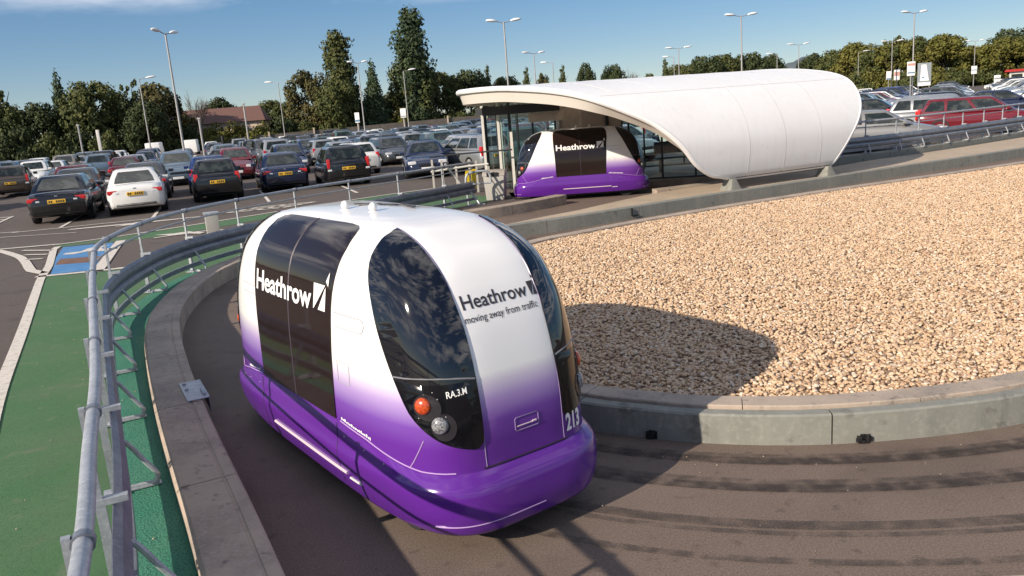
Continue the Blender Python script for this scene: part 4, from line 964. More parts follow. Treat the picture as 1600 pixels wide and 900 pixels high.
    splits = [(.03, .47), (.52, .97)] if kind in ('hatch', 'saloon') else [(.03, .26), (.29, .60), (.635, .97)]
    for sg in (-1, 1):
        for u0, u1 in splits:
            P = []
            lo, hi = .14, .82
            for u, s_ in [(u0, lo), ((u0+u1)/2, lo), (u1, lo), (u1-.005, .5), (u1-.01, hi), ((u0+u1)/2, hi), (u0+.01, hi), (u0+.005, .5)]: P.append(cpt(s_, u))
            P = [(x, y*sg, z) for x, y, z in P]
            mk('side_window', P, [(0,1,2,3,4,5,6,7) if sg < 0 else (7,6,5,4,3,2,1,0)], 'car_glass', root)
        mx = f0-.28; MB().box((mx, sg*(W*.90+.12), bl+.05), (.13, .20, .13)).build('mirror', 'car_paint', root, bevel=.03)
        # handles
        # wheels
        for wx in (-D['L']*.295, D['L']*.30):
            R_ = .315 if kind != 'suv' else .36
            yo = W-.02
            t = MB().lathe((wx, sg*(yo-.10), R_), [(.18,-.105),(R_-.02,-.105),(R_,-.07),(R_,.07),(R_-.02,.105),(.2,.112)][::1], 20, 'Y').build('wheel', 'tyre', root, smooth=True)
            mbr = MB().lathe((wx, sg*(yo+.008), R_), [(.03,-.01),(.19,-.012),(.20,.0),(.05,.012)] if True else [], 16, 'Y'); mbr.build('rim', 'rim', t)
            V = []; NN = 14
            for k in range(NN+1):
                th = -0.18+(PI+.36)*k/NN
                for rr in (R_-.02, R_+.055): V.append((wx+rr*math.cos(th), sg*(W*1.0+.006), R_+rr*math.sin(th)))
            F = [(2*k, 2*k+1, 2*k+3, 2*k+2) for k in range(NN)]
            mk('wheel_arch', V, F, 'black', root)
    def quad(name, pts, m): return mk(name, pts, [(0,1,2,3)], m, root)
    def fr(s_, yf, front):
        L0 = np.array([l[0] for l in lev]); x = np.interp(s_, L0, [l[2 if front else 1] for l in lev]); w = np.interp(s_, L0, [l[3] for l in lev])*.82
        return (x+(.012 if front else -.012)+(-.0 if front else 0), w*yf, bl-.03+(H-bl+.03)*s_+.004)
    for front, nm in ((True, 'windscreen'), (False, 'rear_window')):
        P = [fr(.2, -.95, front), fr(.2, .95, front), fr(.5, .95, front), fr(.84, .90, front), fr(.84, -.90, front), fr(.5, -.95, front)]
        mk(nm, P, [(0,1,2,3,4,5)] if front else [(5,4,3,2,1,0)], 'car_glass', root)
    xe, xf = xs[0], xs[-1]
    def cap(name, x0, y0, z0, dx, dy, dz, m, par=root, b=.015): return MB().box((x0, y0, z0), (dx, dy, dz)).build(name, m, par, bevel=b)
    zt = .74 if kind == 'saloon' else (.80 if kind != 'suv' else .92)
    for sg in (-1, 1):
        if kind == 'saloon': cap('tail_light', xe+.10, sg*W*.73, zt+.03, .19, W*.34, .13, 'tail', b=.035); cap('reversing_light', xe+.065, sg*W*.58, zt-.01, .14, W*.12, .05, 'head', b=.01)
        elif kind == 'hatch': cap('tail_light', xe+.12, sg*W*.80, .86, .20, W*.17, .30, 'tail', b=.035)
        elif kind == 'estate': cap('tail_light', xe+.10, sg*W*.83, .90, .20, W*.13, .36, 'tail', b=.03); cap('reversing_light', xe+.06, sg*W*.80, .66, .14, W*.17, .07, 'head', b=.01)
        else: cap('tail_light', xe+.10, sg*W*.81, 1.0, .18, W*.16, .26, 'tail', b=.03)
        cap('headlight', xf-.17, sg*W*.66, .66 if kind != 'suv' else .80, .26, W*.36, .13, 'head', b=.04)
    pz = .70 if kind != 'suv' else .78
    npl = cap('number_plate', xe-.02, 0, pz, .03, .50, .115, 'plate_y', b=.004)
    for k in range(7): MB().box((xe-.037, -.19+.062*k+(.02 if k > 3 else 0), pz), (.006, .036, .066)).build('plate_character', 'dark_metal', npl) if k != 4 else None
    cap('boot_line', xe-.012+(.05 if kind != 'saloon' else .035), 0, .60 if kind != 'suv' else .68, .03, W*1.5, .012, 'black', b=.002)
    cap('badge', xe-.005+(.03 if kind != 'saloon' else .03), 0, pz+.15, .03, .09, .06, 'rim', b=.01)
    cap('number_plate', xf+.01, 0, .42, .03, .50, .11, 'plate_w', b=.004)
    cap('grille', xf-.035, 0, .55 if kind != 'suv' else .66, .08, W*.75, .12, 'black', b=.02)
    cap('bumper_trim', xe+.06, 0, .36, .12, W*1.35, .10, 'black', b=.02)
    cap('bumper_trim', xf-.10, 0, .33, .12, W*1.15, .10, 'black', b=.02)
    MB().box((0, 0, .27), (D['L']*.86, W*1.66, .12)).build('floor_pan', 'black', root)
    cache(root); return root
MT['car_paint'] = mat('car_paint', (.02, .02, .025), .22, coat=.6)
PA = dict(black=(.008,.008,.010), white=(.74,.73,.70), silver=(.34,.35,.36), navy=(.010,.016,.045), blue=(.012,.03,.12), grey=(.085,.09,.098), burgundy=(.085,.008,.012), red=(.13,.008,.014), stone=(.30,.29,.275), green=(.015,.04,.028), teal=(.10,.17,.16), beige=(.33,.29,.24), brown=(.06,.045,.035), lightblue=(.16,.22,.28))
PM = {}
for k, c in PA.items():
    met = .55 if k in ('silver','stone','grey','teal','beige','lightblue') else 0.0
    PM[k] = mat('paint_'+k, c, .28 if met else .18, met, coat=.7)
PROTO = {k: make_car(k) for k in ('saloon','hatch','estate','suv')}
used = set()
KN = dict(saloon='saloon', hatch='hatchback', estate='estate car', suv='tall car')
CN = dict(navy='dark navy', lightblue='pale blue', teal='grey green', burgundy='dark burgundy', grey='dark grey', green='dark green')
cars = []
def add_car(kind, col, x, y, az, label, group=None, z=.12):
    """az: compass bearing of the nose, clockwise from +y, in degrees"""
    r = PROTO[kind]; rz = math.radians(90-az)
    if kind not in used and True:
        used.add(kind)
    c = dup(r, (x, y, z - (.1 if y > 52 else 0)), rz, (.93, .93, .93*(1 if group == 'cars parked nearest the guideway' else rnd.uniform(.95, 1.05))), label=label, group=group, remap={'car_paint': PM[col]}, skip=('wheel', 'rim', 'grille', 'bumper_trim', 'floor_pan', 'number_plate', 'mirror') if y > 52 else ())
    cars.append((x, y)); return c
NEAR = [('saloon','black',-13.55,25.3,-20,'black saloon with bright red tail lights, front row beside the hatched bay'),
 ('saloon','white',-11.75,26.15,-22,'white saloon seen from behind, front row between two dark cars'),
 ('hatch','black',-10.05,28.5,-21,'black hatchback seen from behind, just right of the white saloon'),
 ('saloon','navy',-8.35,30.6,-20,'dark blue saloon with red tail lights, second car right of the white saloon'),
 ('estate','black',-6.15,31.0,-19,'black estate car with tall tail lights, third car right of the white saloon'),
 ('saloon','navy',-3.0,31.6,172,'dark navy car facing the camera with its headlights towards the guard rail'),
 ('estate','silver',-1.15,31.9,-30,'silver estate car seen from behind just left of the shelter posts'),
 ('estate','brown',-23.5,39.4,-26,'brown estate car with yellow plate cut off by the left edge of the photo'),
 ('hatch','burgundy',-17.6,34.0,-20,'burgundy hatchback parked beyond the black saloon'),
 ('saloon','grey',-15.7,30.4,-21,'dark grey saloon directly in front of the black saloon in its bay'),
 ('saloon','grey',-13.6,31.2,-20,'dark grey car in front of the white saloon'),
 ('hatch','blue',-11.7,32.6,-20,'bright blue hatchback half hidden behind the black hatchback'),
 ('hatch','silver',4.4,31.2,150,'silver hatchback facing right, seen through the shelter glass behind the parked pod'),
 ('suv','teal',.35,32.4,-20,'grey green tall car behind the left glass wall of the shelter'),
 ('saloon','stone',12.3,27.0,113,'silver grey saloon pointing right behind the guard rail, next to the white shelter'),
 ('estate','red',18.4,31.4,120,'dark red car with pale headlights right of the silver saloon'),
 ('saloon','navy',26.2,43.0,118,'dark blue car cut off by the right edge beside the red car'),
 ('estate','black',19.0,42.0,120,'long black estate car behind the dark red car')]
for a in NEAR: add_car(*a, group='cars parked nearest the guideway')
hd = Vector((-.342, .940)); rw = Vector((.940, .342))
kinds = ['saloon','hatch','estate','suv','hatch','saloon','estate']
colw = ['black']*4+['navy']*3+['grey']*5+['silver']*10+['white']*5+['blue']*1+['burgundy']+['red']+['green']+['teal']+['lightblue']*2+['beige']
def px_of(x, y, z):
    v = M.inverted() @ Vector((x, y, z)); return 800+1258.8*v.x/-v.z, 450-1258.8*v.y/-v.z
def place_rows(O, hd, rw, ds, smin, smax, az, zone, cond, miss=.10, off=.7):
    for d, flip in ds:
        s_ = smin+rnd.uniform(0, .6)
        while s_ < smax:
            s_ += 2.55
            p = O+hd*d+rw*s_; x, y = p.x+rnd.uniform(-.12,.12), p.y+rnd.uniform(-.25,.25)
            u, v = px_of(x, y, 1.2)
            if rnd.random() < miss or not cond(x, y, u, v): continue
            if any((x-a)**2+(y-b)**2 < 2.3**2 or ((x-a)**2+(y-b)**2 < 4.6**2 and abs((x-a)*rw.x+(y-b)*rw.y) < 2.0) for a, b in cars): continue
            k = rnd.choice(kinds); c = rnd.choice(colw)
            add_car(k, c, x, y, az+(180 if flip else 0)+rnd.uniform(-1.5, 1.5), '%s %s in the packed rows %s' % (CN.get(c, c), KN[k], zone(u, y)), group='%s %ss in the rows %s' % (CN.get(c, c), KN[k], zone(u, y)))
zoneL = lambda u, y: ('left of the tall lamp post' if u < 285 else 'between the tallest left lamp and the shelter' if u < 760 else 'seen behind the white shelter')
def condL(x, y, u, v):
    if not (-140 < u < 1120): return False
    if u < 300 and y > 62+u*.05: return False
    if x > 1.0 and y < 34: return False
    return y < 96
ds = [(3.5,False),(8.8,True),(15.3,False),(20.4,True),(27,False),(32.1,True),(38.6,False),(43.7,True),(50.2,False),(55.3,True),(62,False)]
O = Vector((-11.9, 30.2))
place_rows(O, hd, rw, ds, -34, 40, -20, zoneL, condL)
hr = Vector((math.sin(math.radians(119)), math.cos(math.radians(119)))); rr_ = Vector((-hr.y, hr.x))
def condR(x, y, u, v): return 1325 < u < 1720 and y > 30
zoneR = lambda u, y: 'at the right beyond the red car' if u > 1480 else 'just right of the white shelter'
place_rows(Vector((18.9, 34.9)), rr_*1.0 if False else Vector((-hr.x, -hr.y))*-1, rr_, [(-36,True),(-29,False),(-23.5,True),(-17,False),(-11.5,True),(-5.3,False),(0,False),(6.4,True),(11.6,False),(18,True),(23.2,False),(30,True),(35.2,False),(42,True),(47.2,False),(54,True),(59,False),(66,True),(71,False)], -4, 92, 119, zoneR, condR, miss=.08)
for k, r in PROTO.items():
    def kill(o):
        for c in list(CH.get(o.name, [])): kill(c)
        bpy.data.objects.remove(o)
    kill(r)

# ------------------------------------------------------------------ lamp posts
def lamp(kind, x, y, h=8.0, rz=0.0, label='', group='lamp posts of the car park', hs=1.0, post_only=False):
    r = thing('street_lamp', label, 'lamp post', (x, y, .1), rz, group)
    MB().tube([(0,0,0),(0,0,1.3),(0,0,1.32),(0,0,h)], [.095,.095,.07,.05], 10).build('pole', 'lamp_pole', r, smooth=True)
    arms = {'double': (-1, 1), 'single': (1,)}[kind]
    for a in arms:
        MB().tube([(0,0,h-.05),(a*.35*hs,0,h+.03),(a*.55*hs,0,h+.08)], .03, 6).build('arm', 'lamp_pole', r, smooth=True)
        V = []; n = 14
        for i, (rr, zz) in enumerate(((.02,-.07),(.55,-.07),(.95,-.03),(1,.01),(.8,.07),(.4,.11),(.05,.12))):
            for k in range(n): th = 2*PI*k/n; V.append((a*(.85*hs+.40*hs*rr*math.cos(th)), .17*hs*rr*math.sin(th), h+.12+zz+.04*(rr*math.cos(th))))
        F = [(i*n+k, i*n+(k+1) % n, (i+1)*n+(k+1) % n, (i+1)*n+k) for i in range(6) for k in range(n)]+[tuple(range(n))[::-1], tuple(range(6*n, 7*n))]
        o = mk('lamp_head', V, F, 'lamp_head', r, True)
    return r
LP = [('double',-18.8,48.8,1.35,1.0,'tall twin-headed lamp post among the cars above the white saloon'),
 ('single',-35.7,84.0,.3,1.3,'tall single-headed lamp post in front of the dark trees at left'),
 ('single',-28.7,110.,2.9,1.6,'lamp post with one head reaching left, left of the round brown-green tree'),
 ('double',-13.9,85.,.5,.9,'twin-headed lamp post with a small sign, in front of the dark conifer'),
 ('single',-11.6,105.5,.2,1.3,'single-headed lamp post in front of the tallest poplar'),
 ('double',.8,56.7,.25,1.0,'tall twin-headed lamp post right above the left tip of the shelter'),
 ('double',4.3,91.1,.5,1.2,'twin-headed lamp post above the shelter canopy, left of the small round trees'),
 ('single',7.8,113.,2.9,1.4,'faint far single-headed lamp post above the canopy near the small conifer'),
 ('double',22.6,102.5,.15,1.4,'twin-headed lamp post above the middle of the white canopy'),
 ('single',26.4,123.,3.0,1.4,'short far lamp post just left of the twin-headed one over the canopy'),
 ('double',19.4,65.5,.22,1.15,'tall twin-headed lamp post over the middle of the canopy, tallest there'),
 ('double',42.1,115.4,.2,1.4,'twin-headed lamp post in front of the far bluish hill'),
 ('single',47.3,139.6,3.0,1.5,'far single-headed lamp post left of the bluish hill'),
 ('single',69.5,159.,.2,2.0,'single-headed lamp post just right of the shelter in front of yellow-green trees'),
 ('double',60.8,127.3,.1,1.5,'twin-headed lamp post with two small signs, left of the tallest right-hand one'),
 ('double',38.0,75.5,.3,1.2,'tallest twin-headed lamp post at the right, with a sign on it'),
 ('single',92.1,174.,.3,2.2,'single-headed lamp post right of the large white poster'),
 ('double',86.5,149.7,.1,1.5,'twin-headed lamp post with a small white sign, right half of the treeline'),
 ('single',110.7,183.8,.3,2.2,'single-headed lamp post second from the right edge'),
 ('double',137.5,216.5,.2,2.2,'twin-headed lamp post at the right edge above the red kiosk')]
for k, x, y, rz, hs, lb in LP: lamp(k, x, y, 8.0, rz, lb, hs=hs)
for x, y, h, lb in ((-34.5,68,3.6,'thin grey post standing left of the broad grey post by the trees'),(-20.6,57,3.2,'thin grey post right of the tall lamp post among the cars'),(-22.0,72,4.4,'grey post with a small top in front of the reddish bare tree')):
    p = thing('post', lb, 'post', (x, y, .1)); MB().tube([(0,0,0),(0,0,h)], .07, 8).build('shaft', 'lamp_pole', p, smooth=True); MB().box((0,0,h+.05), (.2,.2,.1)).build('cap', 'lamp_pole', p)
p = thing('totem_post', 'broad flat grey post left of the tall lamp posts', 'post', (-33.0,68,.1)); MB().box((0,0,1.6), (.26,.12,3.1)).build('shaft', 'lamp_pole', p, bevel=.02); MB().box((0,0,.05), (.8,.5,.1)).build('base', 'concrete_grey', p)

# ------------------------------------------------------------------ signs
def sign(x, y, zc, w, h, label, cols=('white',), rz=0.0, post=True):
    r = thing('sign', label, 'sign', (x, y, .1), rz)
    MB().box((0, 0, zc), (w, .06, h)).build('panel', 'letter_white', r, bevel=.01)
    for i, (m, a, b) in enumerate(cols): MB().box((0, -.035, zc+a*h), (w*.92, .012, b*h)).build('panel_band', m, r)
    if post: MB().tube([(0, .06, 0), (0, .06, zc+h*.4)], .05, 8).build('post', 'lamp_pole', r)
    return r
SB = mat('sign_blue', (.10,.22,.34), .5); MT['sblue'] = SB; MT['ssalmon'] = mat('sign_salmon', (.6,.33,.26), .5); MT['sgrey'] = mat('sign_grey', (.25,.28,.30), .5)
sign(-10.6, 92, 2.75, .62, 1.0, 'small white sign on a post right of the tallest poplar', (('sgrey',-.34,.12),))
sign(-14.3, 83.5, 2.6, .45, 1.0, 'small white sign mounted low on the lamp post by the dark conifer', (('sblue',-.3,.2),))
sign(60.0, 126.5, 3.0, .75, 1.25, 'small pale sign on the left at the foot of the right-hand trees', (('sblue',-.40,.15),))
sign(62.2, 128.5, 3.0, .9, 1.55, 'pale sign with salmon right edge, between the small pale sign and the lamp post sign', (('ssalmon',.1,.4),))
sign(37.7, 75.2, 3.15, .72, 1.25, 'white sign fixed on the tallest right-hand lamp post', (('sblue',-.28,.08),('ssalmon',.3,.16)))
sg_ = thing('poster_board', 'large grey-blue poster board with a white cone shape in front of the right-hand trees', 'sign', (50.2, 97, .1), -.2); sg_.scale = (.50, .50, .66)
MB().box((0,0,4.0), (3.0,.1,4.0)).build('panel', 'sgrey', sg_, bevel=.02)
MB().add([(-.95,-.07,2.9),(1.0,-.07,2.9),(.35,-.07,5.7),(-.7,-.07,5.7)], [(0,1,2,3)]).build('poster', 'letter_white', sg_)
MB().box((0,-.07,2.35), (2.7,.02,.55)).build('poster_band', 'letter_white', sg_); MB().box((-.25,-.09,3.5), (.5,.02,.25)).build('emblem', 'sblue', sg_)
for x in (-1.2, 1.2): MB().tube([(x,.1,0),(x,.1,3.9)], .07, 8).build('leg', 'lamp_pole', sg_)
sign(86.3, 149.3, 2.95, 1.0, 1.4, 'white sign on the lamp post right of centre of the right-hand trees', (('sblue',.0,.1),))
sign(62.5, 103, 1.5, .8, .8, 'small square pale sign low among the cars at right', (('sgrey',0,.2),))
ks = thing('kiosk', 'red and white entrance kiosk at the right edge under the trees', 'kiosk', (99.5, 158, .1), -.3); ks.scale = (.55, .55, .62)
MB().box((0,0,1.7), (5,3,3.4)).build('wall', 'white_metal', ks); MB().box((0,0,3.75), (8.5,5,.7)).build('roof', 'red', ks, bevel=.05); MB().box((-.2,-1.53,1.9), (3.4,.05,1.5)).build('window', 'car_glass', ks); MB().box((4,0,1.7), (.3,.3,3.4)).build('post', 'white_metal', ks)
# low barrier fence at the far side of the car park, with its posts
fn_ = thing('perimeter_fence', 'long low dark board fence with pale posts at the far side of the car park', 'fence')
FP = catmull(V2([(-110,62),(-95,84),(-70,96),(-45,107),(-22,116),(0,124),(16,130)]), 2.0)
V = []; n = len(FP)
for i, p in enumerate(FP): hgt = .95+.95*min(max((p.x+70)/70, 0), 1); V += [(p.x, p.y, .05), (p.x, p.y, hgt), (p.x, p.y+.12, hgt), (p.x, p.y+.12, .05)]
MB().add(V, [(4*i+k, 4*i+k+1, 4*i+k+5, 4*i+k+4) for i in range(n-1) for k in range(3)]).build('boarding', 'bank', fn_)
acc = 0
for i in range(1, n):
    acc += (FP[i]-FP[i-1]).length
    if acc > 5.2:
        acc = 0; p = FP[i]; hgt = 1.3+.95*min(max((p.x+70)/70, 0), 1); MB().box((p.x, p.y-.15, hgt/2), (.22, .16, hgt)).build('post', 'concrete', fn_)
fr_ = thing('perimeter_fence', 'low dark fence below the yellow-green trees at the far right of the car park', 'fence')
FQ = [Vector(a) for a in ((40,128),(60,148),(85,166),(112,186),(140,206),(170,230))]
V = []
for p in FQ: V += [(p.x, p.y, .05), (p.x, p.y, 1.8), (p.x, p.y+.12, 1.8), (p.x, p.y+.12, .05)]
MB().add(V, [(4*i+k, 4*i+k+1, 4*i+k+5, 4*i+k+4) for i in range(len(FQ)-1) for k in range(3)]).build('boarding', 'bank', fr_)
for k in range(26):
    t = k/26*(len(FQ)-1); i = int(t); p = FQ[i].lerp(FQ[i+1], t-i); MB().box((p.x, p.y-.15, 1.1), (.25,.16,2.2)).build('post', 'concrete', fr_)
# house with a brown roof and two vans between the trees
hs_ = thing('house', 'low house with a brown tiled roof behind the left-hand trees', 'house', (-40.5, 118, 0), .15)
MB().box((0,0,1.8), (14,7,3.6)).build('wall', 'beige', hs_)
MB().add([(-7.5,-4,3.5),(7.5,-4,3.5),(7.5,4,3.5),(-7.5,4,3.5),(-6.5,0,5.6),(6.5,0,5.6)], [(0,1,5,4),(2,3,4,5),(1,2,5),(3,0,4),(3,2,1,0)]).build('roof', 'roof_tile', hs_)
for x in (-4, 0, 4): MB().box((x,-3.52,2.1), (1.3,.05,1.1)).build('window', 'car_glass', hs_)
for x, y, lb in ((-37.8,90,'white van parked beyond the rows left of the tall lamp post'),(-34.2,91,'second white van, parked right of the other at the far fence')):
    v = thing('white_van', lb, 'van', (x, y, .12), math.radians(105), 'vans by the far fence'); v.scale = (.8, .8, .8)
    MB().box((-.4,0,1.15), (3.6,1.8,1.7)).build('body', 'letter_white', v, bevel=.12); MB().box((1.75,0,.85), (1.0,1.75,1.1)).build('cab', 'letter_white', v, bevel=.2)
    MB().box((1.45,0,1.5), (.5,1.55,.55), ry=.3).build('windscreen', 'car_glass', v, bevel=.05)
    for a in (-1.3,1.5):
        for b in (-.8,.8): MB().lathe((a,b,.32), [(.1,-.1),(.32,-.1),(.32,.1),(.1,.1)], 14, 'Y').build('wheel', 'tyre', v)

# ------------------------------------------------------------------ trees
def leaves(pts, rad, n, size, seed, flat=0.0, tilt=None):
    """n leaf clumps scattered near the given blob centres"""
    rs = np.random.RandomState(seed); pts = np.array(pts, float); rad = np.array(rad, float); wts = rad**2; wts /= wts.sum()
    idx = rs.choice(len(pts), n, p=wts); d = rs.normal(size=(n, 3)); d /= np.linalg.norm(d, axis=1)[:, None]
    r = rs.uniform(.35, 1.0, n)**.45*rs.uniform(.8, 1.12, n)
    C = pts[idx]+d*(r*rad[idx])[:, None]*np.array([1, 1, 1-flat])
    nrm = d+rs.normal(size=(n, 3))*.48; nrm /= np.linalg.norm(nrm, axis=1)[:, None]
    a = np.cross(nrm, rs.normal(size=(n, 3))); a /= np.linalg.norm(a, axis=1)[:, None]; b = np.cross(nrm, a)
    s = size*rs.uniform(.5, 1.25, n)[:, None]; k1 = rs.uniform(.55, 1.0, n)[:, None]
    bend = nrm*s*.25
    V = np.stack([C-a*s, C-b*s*k1*.8+bend, C+a*s*1.05, C+b*s*k1+bend*.6], 1).reshape(-1, 3)
    return V, np.arange(4*n).reshape(-1, 4)
def tree_mesh_from(name, V, F, m, parent):
    me = bpy.data.meshes.new(name); me.vertices.add(len(V)); me.vertices.foreach_set('co', V.astype(np.float32).ravel())
    me.loops.add(F.size); me.loops.foreach_set('vertex_index', F.ravel().astype(np.int32)); me.polygons.add(len(F)); me.polygons.foreach_set('loop_start', np.arange(0, F.size, 4, dtype=np.int32))
    try: me.polygons.foreach_set('loop_total', np.full(len(F), 4, dtype=np.int32))
    except Exception: pass
    me.update(calc_edges=True); me.materials.append(MT[m]); o = bpy.data.objects.new(name, me); COL.objects.link(o); o.parent = parent; return o
def make_tree(kind, m, seed):
    """prototype 10 m tall, unit tree scaled on placing"""
    rs = np.random.RandomState(seed); r = thing('tree', 'tree', 'tree'); P, R = [], []; H = 10.0
    if kind == 'broad':
        for k in range(46):
            z = rs.uniform(1.6, 8.9); w = 3.9*math.sin(math.pi*min(max((z+.6)/10.6, 0), 1))**.62; a = rs.uniform(0, 2*PI); q = w*rs.uniform(.25, .98)**.6
            P.append((q*math.cos(a), q*math.sin(a), z)); R.append(rs.uniform(.8, 1.7))
        P += [(rs.uniform(-.8,.8), rs.uniform(-.8,.8), 9.0)]; R += [.9]; n, s = 8000, .25
    elif kind == 'poplar':
        for k in range(60):
            z = rs.uniform(.8, 9.4); w = 1.85*(1-abs((z-3.4)/6.9)**1.8)**.5 if z < 9.9 else .2; a = rs.uniform(0, 2*PI); q = max(w, .3)*rs.uniform(.2, 1.0)
            P.append((q*math.cos(a), q*math.sin(a), z)); R.append(rs.uniform(.35, .8))
        for k in range(18): z = .8+k*.5; P.append((rs.uniform(-.2,.2), rs.uniform(-.2,.2), z)); R.append(1.7*(max(1-abs((z-3.4)/6.9)**1.8, .05))**.5)
        for k in range(9): a = rs.uniform(0, 2*PI); P.append((.6*math.cos(a), .6*math.sin(a), rs.uniform(8.8, 9.8))); R.append(.26)
        n, s = 9000, .16
    elif kind == 'conifer':
        for k in range(64):
            z = rs.uniform(.5, 9.6); w = 2.5*(1-z/10.2)**.8; a = rs.uniform(0, 2*PI); q = w*rs.uniform(.3, 1.05)
            P.append((q*math.cos(a), q*math.sin(a), z)); R.append(rs.uniform(.25, .6)*(1.25-z/12))
        P.append((0,0,9.7)); R.append(.2); n, s = 7500, .17
        for k in range(16): z = .6+k*.55; P.append((0,0,z)); R.append(.85*2.5*(1-z/10.2)**.8)
    elif kind == 'bush':
        for k in range(26):
            a = rs.uniform(0, 2*PI); q = 5.5*rs.uniform(0, 1)**.6; P.append((q*math.cos(a), q*math.sin(a), rs.uniform(1.5, 7.0)*(1-q/9))); R.append(rs.uniform(1.3, 2.6))
        n, s = 5000, .40
    elif kind == 'sparse':
        for k in range(12):
            z = rs.uniform(5.5, 9.7); a = rs.uniform(0, 2*PI); q = rs.uniform(.3, 2.0); P.append((q*math.cos(a), q*math.sin(a), z)); R.append(rs.uniform(.3, .6))
        n, s = 900, .2
    if kind != 'bare':
        V, F = leaves(P, R, n, s, seed); tree_mesh_from('crown', V, F, m, r)
    mb = MB(); tops = 9.0 if kind in ('poplar','conifer','sparse') else 6.0
    wv = [(rs.uniform(-.12,.12)*i, rs.uniform(-.12,.12)*i, tops*i/6) for i in range(7)]; mb.tube(wv, [.26,.22,.18,.14,.11,.07,.03], 8); mb.build('trunk', 'bark', r, smooth=True)
    if kind == 'bare':
        mb = MB()
        def br_(p, d, l, w, dep):
            e = p+d*l; mb.tube([p, p+d*l*.5+Vector((rs.uniform(-.05,.05),)*3)*l, e], [w, w*.8, w*.55], 4, caps=False)
            if dep > 0:
                for k in range(4 if dep > 1 else 5):
                    nd = (d+Vector((rs.uniform(-.7,.7), rs.uniform(-.7,.7), rs.uniform(-.1,.5)))).normalized(); br_(p+d*l*rs.uniform(.35, 1.0), nd, l*rs.uniform(.55,.8), w*.55, dep-1)
        br_(Vector((0,0,.5)), Vector((0,0,1)), 3.8, .2, 4); mb.build('twigs', 'twig', r)
    else:
        for k in range(7):
            z = rs.uniform(2, tops*.8); a = rs.uniform(0, 2*PI); l = {'broad':2.6,'bush':2.5,'poplar':1.2,'conifer':1.3,'sparse':1.8}[kind]*rs.uniform(.6,1)
            MB().tube([(0,0,z),(l*.5*math.cos(a), l*.5*math.sin(a), z+.5),(l*math.cos(a), l*math.sin(a), z+1.3)], [.08,.05,.02], 5).build('limb', 'bark', r, smooth=True)
    cache(r); return r
TP = {}
for kk, ms in (('broad',('leaf_dark','leaf_mid','leaf_yellow','leaf_rust')),('poplar',('leaf_mid','leaf_blue')),('conifer',('leaf_dark','leaf_blue','leaf_mid')),('bush',('leaf_mid','leaf_yellow','leaf_dark')),('sparse',('leaf_mid',)),('bare',('twig',))):
    for j, m_ in enumerate(ms): TP[(kk, m_)] = make_tree(kk, m_, 20+len(TP)*7)
def ray_x(u, Y):
    # ground position at forward distance Y whose picture column is u on the horizon
    v = M.to_3x3() @ Vector(((u-800)/1258.8, (450-(172.5-.0763*(u-800)))/1258.8, -1)); return v.x/v.y*Y
def put_tree(kind, m, u, top, wpx, D, label, group='trees beyond the car park', base=0.0):
    X = ray_x(u, D); hz = 171.8-.0764*(u-800); H = 2.37+(hz-top)/1258.8*D
    wid = wpx/1258.8*D; nat = {'broad':8.2,'poplar':4.0,'conifer':4.6,'bush':13.0,'sparse':4.4,'bare':6.5}[kind]
    rz = rnd.uniform(0, 2*PI); s = wid/nat; c = dup(TP[(kind, m)], (X, D, base), rz, (s, s, (H-base)/ {'bush':8.6,'bare':10.5}.get(kind, 10.0)), label=label, group=group); return c
